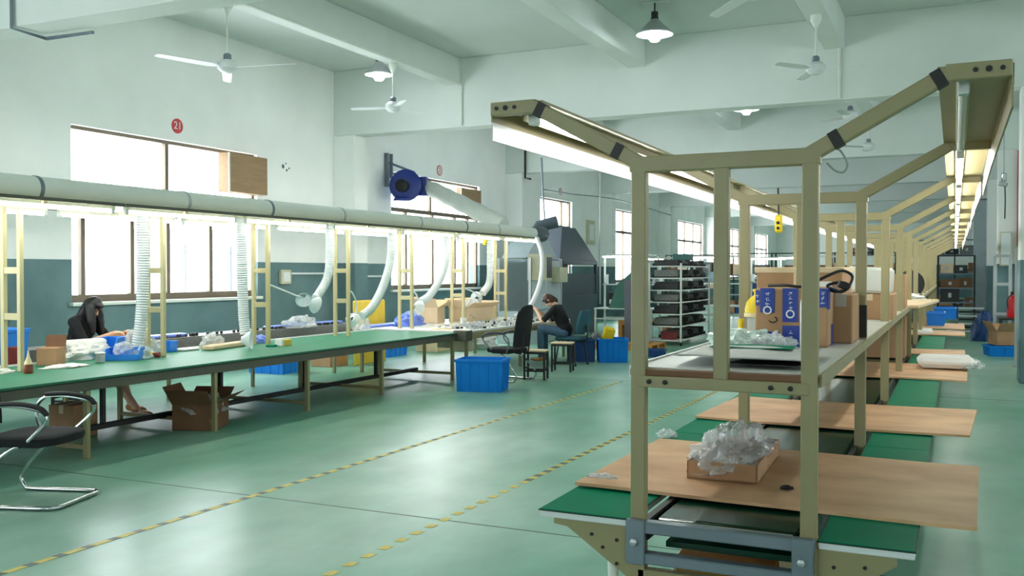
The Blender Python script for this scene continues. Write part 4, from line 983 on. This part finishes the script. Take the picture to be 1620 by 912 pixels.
# ------------------------------------------------------------------ wall things
def disc_sign(label, y, z, r, digits, filled):
    t = thing('number_disc', label, 'sign', (-10.99, y, z))
    if filled: MB(t).lathe([(r, 0), (r, .012)], 32, (-11.0, y, z), (0, 90, 0), capa=True, capb=True).build('disc', 'sign_red', t)
    else:
        MB(t).lathe([(r, 0), (r, .01)], 32, (-11.0, y, z), (0, 90, 0), capa=True, capb=True).build('disc', 'paper', t)
        MB(t).lathe([(r * .82, 0), (r, 0), (r, .014), (r * .82, .014)], 32, (-11.0, y, z), (0, 90, 0)).build('ring', 'sign_red', t)
    cu = bpy.data.curves.new('numerals', 'FONT'); cu.body = digits; cu.size = r * 1.45; cu.align_x = 'CENTER'; cu.align_y = 'CENTER'; cu.extrude = .002
    tmp = bpy.data.objects.new('tmp', cu); C.objects.link(tmp); me = bpy.data.meshes.new_from_object(tmp.evaluated_get(bpy.context.evaluated_depsgraph_get()))
    bpy.data.objects.remove(tmp); me.materials.clear(); me.materials.append(MAT['paper'] if filled else MAT['sign_red'])
    o = bpy.data.objects.new('numerals', me); C.objects.link(o); o.parent = t; o.location = (.006, 0, 0); o.rotation_euler = (R(90), 0, R(90))
for (dy, dz, q) in ((0, 0, .035), (.1, -.06, .02), (.17, -.02, .016), (.08, .06, .015)):
    MB().crumple((-11.0, 13.75 + dy, 3.5 + dz), (.004, q, q), int(q * 1000), .6, 2.2, 14, flat=False).build('plaster_chip', 'grey_machine', wl)
disc_sign('red disc with white number 21 above the wide window', 11.18, 3.87, .115, '21', True)
disc_sign('faded red ringed number disc above the blower window', 19.47, 3.98, .12, '2', False)
disc_sign('small faded number disc above the narrow window', 27.0, 4.06, .11, '2', False)
def boarding(label, y0, y1, z0, z1, d):
    t = thing('window_board', label, 'board', (-10.95, (y0 + y1) / 2, z0))
    MB(t).box(-11.02, -11 + d, y0, y1, z0, z1, .006).build('board', 'wood_board', t)
    MB(t).box(-11 + d, -11 + d + .012, y0, y0 + .035, z0, z1).build('batten', 'white_paint', t)
    return t
boarding('brown board box closing the right end of the wide window', 12.1, 13.08, 2.92, 3.56, .2)
boarding('brown board closing the right end of the blower window', 20.35, 21.45, 3.3, 3.65, .1)
# blower and sleeve
t = thing('blower', 'blue centrifugal blower on a steel wall bracket', 'blower', (-10.55, 17.0, 3.05))
mx = Euler((R(90), 0, R(48))).to_matrix()
MB(t).lathe([(.1, -.16), (.3, -.16), (.33, -.14), (.33, .14), (.3, .16), (.1, .16)], 28, (-10.45, 17.05, 3.4), (90, 0, 35), capb=True).build('volute', 'blower_blue', t)
MB(t).obox((-10.3, 17.38, 3.4), (.34, .3, .4), (0, 0, 20), .01).build('outlet', 'blower_blue', t)
MB(t).lathe([(.1, 0), (.13, .02), (.13, .22), (.1, .24)], 20, (-10.42, 16.95, 3.38), (90, 0, 15), capa=True, capb=True).build('motor', 'black', t)
MB(t).lathe([(.13, -.0), (.17, 0), (.17, .03), (.13, .03)], 24, (-10.42, 16.9, 3.4), (90, 0, 35)).build('inlet_ring', 'blower_blue', t)
MB(t).obox((-10.5, 16.95, 3.1), (.3, .4, .06), (0, 0, 35), .01).build('foot_plate', 'blower_blue', t)
MB(t).bar((-10.95, 17.12, 4.12), (-10.95, 17.12, 3.4), .07, .07).bar((-10.95, 17.3, 4.12), (-10.95, 17.3, 3.6), .05, .05).bar((-10.95, 17.22, 3.92), (-10.4, 17.35, 3.7), .05, .05).bar((-10.95, 17.12, 3.45), (-10.5, 17.1, 3.42), .05, .05).build('bracket', 'grey_steel', t)
P = bez([(-10.15, 17.45, 3.4), (-9.6, 17.25, 3.18), (-8.9, 16.95, 2.9), (-8.2, 16.65, 2.62), (-7.9, 16.5, 2.5)], 6)
t = thing('air_sleeve', 'white fabric air sleeve from the blower to the duct', 'sleeve', (-9, 17, 2.5))
MB(t).tube(P, .16, 20, [.13, .14] + [.165 + .008 * math.sin(i * 1.7) for i in range(len(P) - 4)] + [.15, .12]).build('sleeve_tube', 'sleeve', t)
# sockets, conduits
def socket(label, y, z, w=.14, h=.2):
    t = thing('socket_box', label, 'socket', (-11, y, z - h / 2)); MB(t).box(-11, -10.93, y - w / 2, y + w / 2, z - h / 2, z + h / 2, .01).build('box', 'control_cream', t)
    MB(t).box(-10.93, -10.922, y - w / 3, y + w / 3, z - h / 3, z + h / 3, .003).build('face_plate', 'white_plastic', t)
socket('cream socket box on the dado below the wide window corner', 13.75, 1.5, .28, .26)
socket('small grey switch box on the wall left of the blower', 16.15, 3.2, .2, .3)
solo('conduit_pipe', MB(At(-10.95, 15, 1.55)).tube([(-10.95, 13.9, 1.56), (-10.95, 15.25, 1.56)], .02, 8), 'white_plastic', 'white horizontal conduit leading from the cream socket box', 'conduit')
solo('conduit_pipe', MB(At(-10.95, 17, 1.5)).tube([(-10.97, 15.8, 1.5), (-10.97, 17.1, 1.5)], .02, 8), 'white_plastic', 'white horizontal conduit right of the first pilaster', 'conduit')
solo('conduit_pipe', MB(At(-10.4, 24, 2)).tube([(-10.4, 23.05, 5.2), (-10.4, 23.05, 4.1), (-10.4, 23.4, 4.1)], .03, 8), 'iron', 'short dark conduit hooking out of the second pilaster', 'conduit')
solo('conduit_pipe', MB(At(-8.7, 20, 2)).tube([(-8.68, 20.15, 4.24), (-8.66, 20.2, 3.4), (-8.62, 20.35, 2.0), (-8.62, 20.3, 1.5)], .022, 8), 'grey_steel', 'tall grey conduit dropping from beam to the control cabinet', 'conduit')
solo('conduit_pipe', MB(At(-8, 22, 1)).tube([(-8.3, 23.1, 4.24), (-8.3, 23.1, .76)], .022, 8), 'alu', 'tall silver air pipe dropping to the far workstation', 'conduit')
solo('overhead_cable', MB(At(-9, 23, 3.9)).tube(bez([(-8.66, 20.2, 3.5), (-9.4, 24, 3.7), (-9.8, 29, 3.9), (-10.5, 37.7, 3.9)], 8), .018, 6), 'grey_steel', 'sagging cable running along the window wall', 'cable')
solo('conduit_pipe', MB(At(-8.1, 9, 5)).tube([(-8.17, 7.4, 5.0), (-8.17, 15.25, 5.0), (-8.17, 15.27, 4.98), (-8.17, 15.27, 4.26)], .022, 8), 'white_paint', 'white conduit along the rib beam, turning down', 'conduit')
solo('conduit_pipe', MB(At(-9, 7, 4.2)).tube([(-9.2, 6.97, 5.2), (-9.2, 6.97, 4.22), (-9.2, 7.4, 4.2), (-8.5, 7.42, 4.2)], .02, 8), 'grey_steel', 'bent grey conduit at the top left beam', 'conduit')
solo('conduit_pipe', MB(At(-1.5, 15, 4.5)).tube([(-1.62, 15.28, 5.05), (-1.62, 15.28, 4.25)], .022, 8), 'white_paint', 'white conduit running down the main cross beam at right', 'conduit')

# ------------------------------------------------------------------ ceiling fans and lamps
def fan(label, x, y, ztop, zh, ang, r=.72):
    t = thing('ceiling_fan', label, 'fan', (x, y, zh))
    MB().lathe([(.07, ztop - zh), (.075, ztop - zh - .06), (.04, ztop - zh - .13), (.02, ztop - zh - .17)], 16, capa=True).build('canopy', 'white_paint', t)
    MB().tube([(0, 0, ztop - zh - .1), (0, 0, .1)], .014, 10).build('rod', 'white_paint', t)
    MB().lathe([(.03, .16), (.05, .14), (.05, .09), (.03, .08)], 14).build('collar', 'grey_steel', t)
    MB().lathe([(.02, .09), (.09, .07), (.125, .03), (.125, -.03), (.09, -.07), (.05, -.09), (.0, -.095)], 22).build('motor', 'white_plastic', t)
    for k in range(3):
        a = R(ang + 120 * k); m = Matrix.Rotation(a, 3, 'Z') @ Matrix.Rotation(R(10), 3, 'X'); b = MB()
        vs = []; prof = [(.1, .02), (.16, .035), (.24, .062), (.5, .06), (r - .03, .052), (r, .035)]
        for s in (0, .006):
            for (q, w) in prof:
                for e in (-1, 1): vs.append(m @ Vector((q, e * w, s - .02)))
        n = len(prof) * 2; fs = []
        for i in range(len(prof) - 1):
            c = i * 2; fs.append((c, c + 1, c + 3, c + 2)); fs.append((n + c, n + c + 2, n + c + 3, n + c + 1))
            fs.append((c, c + 2, n + c + 2, n + c)); fs.append((c + 1, n + c + 1, n + c + 3, c + 3))
        fs.append((n - 2, n - 1, 2 * n - 1, 2 * n - 2)); fs.append((0, n, n + 1, 1)); b.add(vs, fs).build('blade', 'white_plastic', t)
    return t
fan('white three-blade ceiling fan at upper left', -8.35, 9.35, 5.02, 4.2, 12, .95)
fan('small white fan hanging below the bright pendant lamp at left', -8.35, 13.25, 5.02, 4.3, 75)
fan('white ceiling fan hanging above the rack, nearer', -1.7, 13.2, 5.02, 4.32, -5)
fan('white ceiling fan beyond the main beam over the rack', -1.7, 17.8, 5.02, 4.38, 20)
fan('farthest white ceiling fan over the rack', -1.7, 21.75, 5.02, 4.3, 100)
fan('ceiling fan with one blade tip at the top edge', -1.7, 8.95, 5.02, 4.22, 248, .9)
def pendant(label, x, y, zr, zb, r):
    t = thing('pendant_lamp', label, 'lamp', (x, y, zb))
    MB().tube([(0, 0, zr - zb), (0, 0, .3)], .012, 8).build('stem', 'iron', t)
    MB().lathe([(.05, .33), (.05, .26), (.06, .22)], 14, capa=True).build('socket', 'iron', t)
    MB().lathe([(.055, .22), (r * .55, .13), (r, .02), (r, 0), (r * .98, .0), (r * .53, .11), (.05, .2)], 28).build('shade', 'alu', t)
    MB().lathe([(.03, .18), (.06, .1), (.1, .03), (.1, -.03), (.06, -.09), (0, -.1)], 18).build('bulb', 'bulb', t)
    MB().box(-.2, .2, -.02, .02, zr - zb - .02, zr - zb).build('mount', 'white_paint', t)
pendant('conical pendant lamp glowing at top centre', -3.95, 13.3, 5.5, 5.02, .27)
pendant('bright pendant lamp beside the left rib beam', -8.72, 13.4, 5.5, 4.88, .24)
pendant('added pendant lamp above the viewer aisle, unseen over the picture top', -3.95, 5.0, 5.5, 5.02, .27)  # unseen lamp, added to help light the near end
pendant('pendant lamp beyond the main beam over the middle aisle', -4.0, 20.2, 5.5, 5.0, .27)

# ------------------------------------------------------------------ floor tape
def tape(label, x0, yA, x1, yB, per, ln, w, dark_from):
    t = thing('floor_tape', label, 'floor marking', (x0, yA, 0)); L = yB - yA; n = int(L / per)
    me = None
    for k in range(n):
        y = yA + k * per; x = x0 + (x1 - x0) * (y - yA) / L
        if me is None:
            o = MB().add([(-w / 2, 0, .0008), (w / 2, .012, .0008), (w / 2, ln + .012, .0008), (-w / 2, ln, .0008), (-w / 2, 0, .002), (w / 2, .012, .002), (w / 2, ln + .012, .002), (-w / 2, ln, .002)],
                         [(3, 2, 1, 0), (4, 5, 6, 7), (0, 1, 5, 4), (1, 2, 6, 5), (2, 3, 7, 6), (3, 0, 4, 7)]).build('dash', 'tape_yellow', t); me = o.data
        else:
            o = bpy.data.objects.new('dash', me); C.objects.link(o); o.parent = t
        o.location = (x - x0, y - yA, 0)
        if y > dark_from:
            d = bpy.data.objects.new('dark_dash', me); C.objects.link(d); d.parent = t; d.location = (x - x0, y - yA + per / 2, -.0004)
            d.material_slots[0].link = 'OBJECT'; d.material_slots[0].material = MAT['tape_dark']
tape('worn yellow dashed tape line nearer the green bench', -4.56, 3.0, -4.36, 13.2, .186, .12, .05, 3)
tape('yellow dashed tape line nearer the plywood-topped conveyor', -2.99, 3.2, -2.84, 14.5, .172, .082, .055, 6.4)

# ------------------------------------------------------------------ background machines
t = thing('control_cabinet', 'pale glass-fronted machine with open cream control box', 'machine', (-8.7, 19.8, 0))
MB(t).box(-9.2, -8.4, 18.9, 20.7, 0, .72, .01).build('base', 'pale_machine', t)
for (x, y) in ((-8.42, 18.93), (-8.42, 20.67), (-9.18, 18.93), (-9.18, 20.67)): MB(t).box(x - .03, x + .03, y - .03, y + .03, .7, 1.9).build('post', 'alu', t)
MB(t).box(-8.42, -8.41, 18.95, 19.8, .75, 1.85).build('door_pane', 'clear_plastic', t); MB(t).box(-8.42, -8.41, 19.82, 20.65, .75, 1.85).build('door_pane', 'clear_plastic', t)
MB(t).box(-9.2, -9.17, 18.95, 20.65, .72, 1.88).build('back_panel', 'pale_machine', t)
cb = MB(t).box(-8.5, -8.2, 18.95, 19.65, 1.4, 1.98, .01).build('control_box', 'control_cream', t)
MB(t).box(-8.2, -8.19, 19.35, 19.62, 1.46, 1.92).build('wiring', 'dark_parts', cb)
MB(t).box(-8.5, -8.2, 20.1, 20.6, 1.35, 1.7, .01).build('side_box', 'control_cream', t)
MB(t).prism([(18.9, 1.9), (20.7, 1.9), (20.1, 2.35), (19.5, 2.35)], 'x', -9.1, -8.5).build('fume_hood', 'pale_machine', t)
MB(t).tube([(-8.8, 19.9, 2.3), (-8.7, 20.1, 2.65), (-8.3, 20.2, 2.75)], .14, 16).build('vent_pipe', 'grey_machine', t)
t = thing('fume_cabinet', 'dark blue-grey fume cabinet with sloped hood', 'machine', (-9.1, 22.8, 0))
MB(t).box(-9.6, -8.7, 21.5, 24.0, 0, 1.0, .01).build('base', 'grey_machine', t)
for y in (21.53, 23.97): MB(t).box(-8.78, -8.7, y - .03, y + .03, 1.0, 1.85).build('post', 'grey_machine', t)
MB(t).box(-9.6, -9.55, 21.5, 24.0, 1.0, 1.85).build('back_panel', 'steel_dark', t)
MB(t).box(-9.6, -8.74, 21.52, 21.55, 1.0, 1.8).build('side_panel', 'grey_machine', t); MB(t).box(-8.76, -8.74, 21.56, 23.94, 1.0, 1.55).build('front_sash', 'grey_machine', t)
MB(t).box(-9.6, -8.7, 21.5, 24.0, 1.78, 1.88, .01).build('top_frame', 'grey_machine', t)
MB(t).prism([(21.45, 1.88), (24.05, 1.88), (23.1, 2.4), (22.5, 2.7), (21.6, 2.7)], 'x', -9.5, -8.75).build('hood', 'grey_machine', t)

def workstation(label, x, y, w, lamp=True):
    t = thing('workstation', label, 'workstation', (x, y, 0))
    MB().box(0, w, 0, .7, .73, .76, .004).build('tabletop', 'white_plastic', t)
    for i in (.03, w - .03):
        for j in (.03, .67): MB().box(i - .02, i + .02, j - .02, j + .02, 0, .73).build('leg', 'white_paint', t)
    for j in (.03, .67): MB().box(0, w, j - .015, j + .015, .5, .53).build('rail', 'white_paint', t)
    for i in (.05, w * .5, w - .05): MB().box(i - .02, i + .02, .6, .64, .76, 1.98).build('upright', 'white_paint', t)
    for z in (1.28, 1.96): MB().box(0, w, .6, .64, z, z + .03).build('cross_bar', 'white_paint', t)
    if lamp:
        f = MB().box(.05, w - .1, .3, .36, 1.96, 2.0).build('lamp_housing', 'white_paint', t)
        MB().tube([(.1, .33, 1.945), (w * .6, .33, 1.945)], .018, 8).build('lamp_tube', 'tube_white', f)
    for i in (.12, w * .55, w - .12): MB().lathe([(.045, 0), (.045, .22)], 14, (i, .55, 1.31), capa=True, capb=True).build('spool', 'white_plastic', t)
    b = MB().box(.25, .6, .25, .55, .76, 1.12, .02).build('screw_feeder', 'black', t)
    MB().box(.3, .42, .22, .25, .85, .95).build('feeder_panel', 'white_paint', b)
    return t
workstation('white-framed workstation behind the seated far worker', -7.55, 20.6, 1.4)
workstation('white-framed workstation further back beside the trolley', -6.2, 23.2, 1.6)
workstation('white-framed workstation deep in the hall left', -8.4, 25.6, 1.6)
workstation('white-framed workstation deep in the hall centre', -5.2, 26.2, 1.7)
solo('teal_panel', MB(At(-6.75, 20.65, .76)).prism([(-7.2, .76), (-6.35, .76), (-6.3, 1.6), (-6.62, 1.62), (-7.0, 1.3)], 'y', 20.63, 20.68), 'teal_board', 'teal fabric panel leaning on the white workstation', 'panel')
solo('grey_partition', MB(At(-6.3, 20, 0)).box(-6.42, -5.98, 19.4, 19.46, .1, 1.42, .01).box(-6.42, -6.36, 19.2, 19.7, 0, .1).box(-6.04, -5.98, 19.2, 19.7, 0, .1), 'grey_cabinet', 'dark grey partition panel left of the tray trolley', 'partition')
solo('tan_shelf', MB(At(-6.7, 23, 0)).box(-7.4, -6.2, 21.9, 22.4, .3, .42).box(-7.4, -7.3, 21.9, 22.4, 0, .3).box(-6.3, -6.2, 21.9, 22.4, 0, .3), 'tan_wood', 'low yellow-brown bench under the white workstation', 'shelf')
socket('cream wall box beside the fourth window', 29.6, 2.9, .7, .8)
ORD = ['first', 'second', 'third', 'fourth', 'fifth', 'sixth', 'seventh', 'eighth', 'ninth', 'tenth', 'eleventh', 'twelfth', 'thirteenth', 'fourteenth', 'fifteenth', 'sixteenth']
# tray trolley
t = thing('tray_trolley', 'white-framed trolley packed with black slotted trays', 'trolley', (-5.5, 20.6, 0))
TX0, TX1, TY0, TY1 = -6.0, -5.3, 19.85, 22.4
for x in (TX0, TX1):
    for y in (TY0, TY1): MB(t).box(x - .018, x + .018, y - .018, y + .018, .06, 1.78).build('post', 'white_paint', t)
    for y in (TY0 + .02, TY1 - .02): MB(t).lathe([(.05, -.02), (.05, .02)], 12, (x, y, .05), (0, 90, 0), capa=True, capb=True).build('caster', 'black', t)
for k, z in enumerate((.1, .4, .66, .92, 1.18, 1.44, 1.7)):
    sh = MB(t).box(TX0, TX1, TY0, TY1, z, z + .025).build('shelf', 'white_paint', t)
rr = random.Random(3)
for k, z in enumerate((.125, .425, .685, .945, 1.205, 1.465, 1.725)):
    for q in range(5):
        y = TY0 + .06 + q * .49; h = .17 if k < 6 else .13
        if k == 0 and q == 0: continue
        tr = thing('board_tray', 'black slotted tray on the %s trolley shelf from the floor, %s from the near end' % (ORD[k], ORD[q]), 'tray', ((TX0 + TX1) / 2, y + .2, z), group='slotted trays on the trolley')
        MB().box(-.3, .3, -.2, .2, 0, .03).box(-.3, -.285, -.2, .2, 0, h * .4).box(.285, .3, -.2, .2, 0, h * .4).build('tray_body', 'black', tr)
        m = MB()
        for j in range(8): m.box(-.26, .26, -.185 + j * .05, -.175 + j * .05, .03, h - .01 + rr.uniform(-.04, .02))
        m.build('circuit_boards', 'grey_parts' if (k + q) % 2 else 'dark_parts', tr)
solo('green_case', MB(At(-5.6, 21.2, 1.85)).box(-5.8, -5.45, 21.0, 21.5, 1.85, 2.0, .01), 'teal_board', 'dark green case lying on top of the tray trolley', 'case')
solo('maroon_box', MB(At(-5.6, 20, .125)).box(-5.75, -5.45, 19.9, 20.15, .125, .3, .01), 'maroon', 'dark red box on the lowest trolley shelf', 'box')
# storage racks further back
def storage(label, x0, x1, y, levels, d=.7, seed=1, top=2.0, glabel=''):
    t = thing('storage_rack', label, 'rack', ((x0 + x1) / 2, y, 0)); n = max(1, round((x1 - x0) / 1.6))
    for i in range(n + 1):
        x = x0 + (x1 - x0) * i / n
        for yy in (y, y + d): MB(t).box(x - .02, x + .02, yy - .02, yy + .02, 0, top).build('upright', 'iron', t)
    for z in levels: MB(t).box(x0, x1, y, y + d, z - .03, z).build('shelf', 'grey_steel', t)
    MB(t).box(x0, x1, y - .015, y + .015, top - .03, top).build('top_rail', 'iron', t)
    rr = random.Random(seed); g = 'goods on the ' + glabel
    for li, z in enumerate(levels):
        x = x0 + .06; ct = 0
        while x < x1 - .4:
            w = rr.uniform(.3, .55); h = rr.uniform(.18, .38)
            if rr.random() < .82:
                mm = rr.choice(['carton', 'carton_dark', 'carton_dark', 'dark_parts', 'carton_pale', 'grey_parts', 'blue_navy'])
                lab = {'carton': 'brown carton', 'carton_dark': 'dark brown carton', 'dark_parts': 'black parts tray', 'carton_pale': 'pale carton', 'grey_parts': 'grey parts tray', 'blue_navy': 'navy blue bin'}[mm]
                b = thing('stored_box', lab + ' on the %s, %s from left on %s shelf up' % (glabel, ORD[ct], ORD[li]), 'box', (x + w / 2, y + d / 2, z), group=lab + 's on the ' + glabel)
                ct += 1; MB().box(-w / 2, w / 2, -d * .42, d * .42, 0, h, .008).build('box_body', mm, b)
                MB().box(-.04, .04, -d * .42 - .002, -d * .42, h * .35, h * .7).build('label_patch', 'grey_paper', b)
            x += w + .03
storage('long dark storage rack across the hall behind the workstations', -6.6, -1.5, 28.6, (.35, .9, 1.5), seed=2, top=2.15, glabel='long middle rack')
storage('dark storage rack at the far end of the right aisle', -.42, .5, 28.9, (.3, .75, 1.15, 1.55), seed=5, top=2.05, glabel='far aisle rack')
storage('dark storage rack further back left of the aisle', -9.5, -7.2, 33.5, (.4, 1.0, 1.6), seed=8, top=2.2, glabel='deep left rack')
storage('wide dark rack against the end of the hall', -3.5, 3.5, 36, (.4, 1.0, 1.6, 2.2), seed=11, top=2.7, glabel='end rack')
workstation('white-framed workstation between trolley and storage rack', -4.2, 24.6, 1.8)
crate('plastic_crate', 'blue crate on a dark drum behind the second left post', (-3.6, 22.6, .62), .5, .5, .4, 0, 'blue_navy', ribs=3)
solo('dark_drum', MB(At(-3.6, 22.6, 0)).lathe([(.28, 0), (.3, .02), (.3, .3), (.31, .31), (.3, .32), (.3, .6), (.28, .62)], 24, (-3.6, 22.6, 0), capa=True, capb=True), 'black', 'black drum standing beyond the second left post', 'drum')
for i, (x, y) in enumerate(((-3.4, 24.0), (-2.6, 24.2), (-2.0, 23.9))):
    carton('carton', 'large brown carton stacked far behind the rack, %s of three' % ['leftmost', 'middle', 'rightmost'][i], (x, y, 0), (.7, .7, 1.75), 0, 'carton_dark')
# right aisle
t = thing('electrical_panel', 'grey-green electrical panel on the column by the red pipe', 'panel', (.99, 23.0, 1.72))
MB(t).box(.88, 1.1, 22.93, 23.05, 1.72, 2.46, .008).build('box', 'control_cream', t); MB(t).box(.9, 1.08, 22.92, 22.93, 1.75, 2.43, .003).build('door', 'white_plastic', t)
solo('fire_pipe', MB(At(1.25, 23.0, 0)).tube([(1.25, 23.0, .0), (1.25, 23.0, 4.2)], .045, 10), 'red_pipe', 'vertical dark red pipe along the right column', 'pipe')
t = thing('hanging_hook', 'small chrome hook block with dangling cord by the column', 'hook', (.93, 22.6, 3.4))
MB(t).tube([(.93, 22.6, 5.5), (.93, 22.6, 3.6)], .008, 6).build('wire', 'grey_steel', t)
MB(t).obox((.93, 22.6, 3.6), (.1, .08, .18), (0, 0, 20), .015).obox((.915, 22.6, 3.45), (.17, .07, .09), (0, 15, 0), .012).build('block', 'chrome', t)
MB(t).tube(bez([(.95, 22.6, 3.45), (.96, 22.6, 3.1), (.955, 22.6, 2.72)], 5), .014, 6).build('cord', 'black', t)
t = thing('grey_partition', 'tall grey partition behind the right aisle racks', 'partition', (.95, 31, 0))
for k in range(3): MB(t).box(.5 + k * .34, .83 + k * .34, 31.2, 31.25, 0, 3.7, .005).build('panel', 'pale_machine', t)
MB(t).box(.48, 1.54, 31.18, 31.27, 3.7, 3.76).build('top_rail', 'grey_steel', t)
def steel_frame(label, x, y, w, z0, z1, m='alu'):
    t = thing('steel_frame', label, 'frame', (x, y, 0))
    for i in (0, w): MB().box(i - .03, i + .03, -.03, .03, 0, z1).build('upright', m, t)
    for z in (z0, (z0 + z1) / 2, z1 - .03): MB().box(0, w, -.02, .02, z, z + .06).build('cross_bar', m, t)
    MB().box(-.05, w + .05, -.2, .2, 0, .03).build('base_plate', m, t)
    return t
steel_frame('silver standing frame cut by the right picture edge', .95, 18.0, .6, .6, 2.0)
steel_frame('silver standing frame further down beside the column', .75, 21.8, .28, .7, 1.92)
t = thing('fire_extinguisher', 'red fire extinguisher standing before the far column', 'extinguisher', (1.04, 21.3, .68))
MB(t).lathe([(.08, 0), (.09, .02), (.09, .36), (.06, .42), (.03, .45)], 18, (1.04, 21.3, .68), capa=True, capb=True).build('cylinder', 'red', t)
MB(t).obox((1.04, 21.3, 1.17), (.05, .12, .06), None, .01).build('valve', 'black', t); MB(t).tube(bez([(1.04, 21.24, 1.15), (.96, 21.2, 1.05), (.96, 21.2, .85)], 5), .012, 6).build('hose', 'black', t)
solo('side_table', MB(At(1.04, 21.3, 0)).box(.8, 1.3, 20.95, 21.6, .64, .68).box(.82, .86, 21, 21.04, 0, .64).box(1.14, 1.18, 21, 21.04, 0, .64).box(.82, .86, 21.5, 21.54, 0, .64).box(1.14, 1.18, 21.5, 21.54, 0, .64), 'iron', 'dark low table carrying the fire extinguisher', 'table')
crate('plastic_crate', 'blue bin on the floor of the right aisle', (.88, 21.9, 0), .55, .5, .2, 12, 'blue_bin', ribs=3).location = (.82, 20.2, 0)
carton_open('open yellow-brown carton on the blue bin in the right aisle', (.9, 20.3, .205), (.5, .45, .26), 18)
solo('yellow_cloth', MB(At(.0, 13.9, 0)).crumple((-.03, 17.2, 0), (.16, .5, .14), 77, .5), 'yellow_board', 'crumpled yellow cloth on the floor beside the right tables', 'cloth')
t = thing('parts_stack', 'stack of pale flat trays under the far aisle rack', 'trays', (.3, 27.6, 0))
for k in range(7): MB(t).box(.1, .7, 27.4, 27.9, .02 + k * .1, .05 + k * .1, .004).build('tray', 'white_plastic' if k % 2 == 0 else 'iron', t)
solo('purple_sack', MB(At(.55, 24.5, 0)).crumple((.62, 24.4, 0), (.25, .3, .5), 66, .3), 'blue_navy', 'dark blue and purple sack in the right aisle', 'sack')
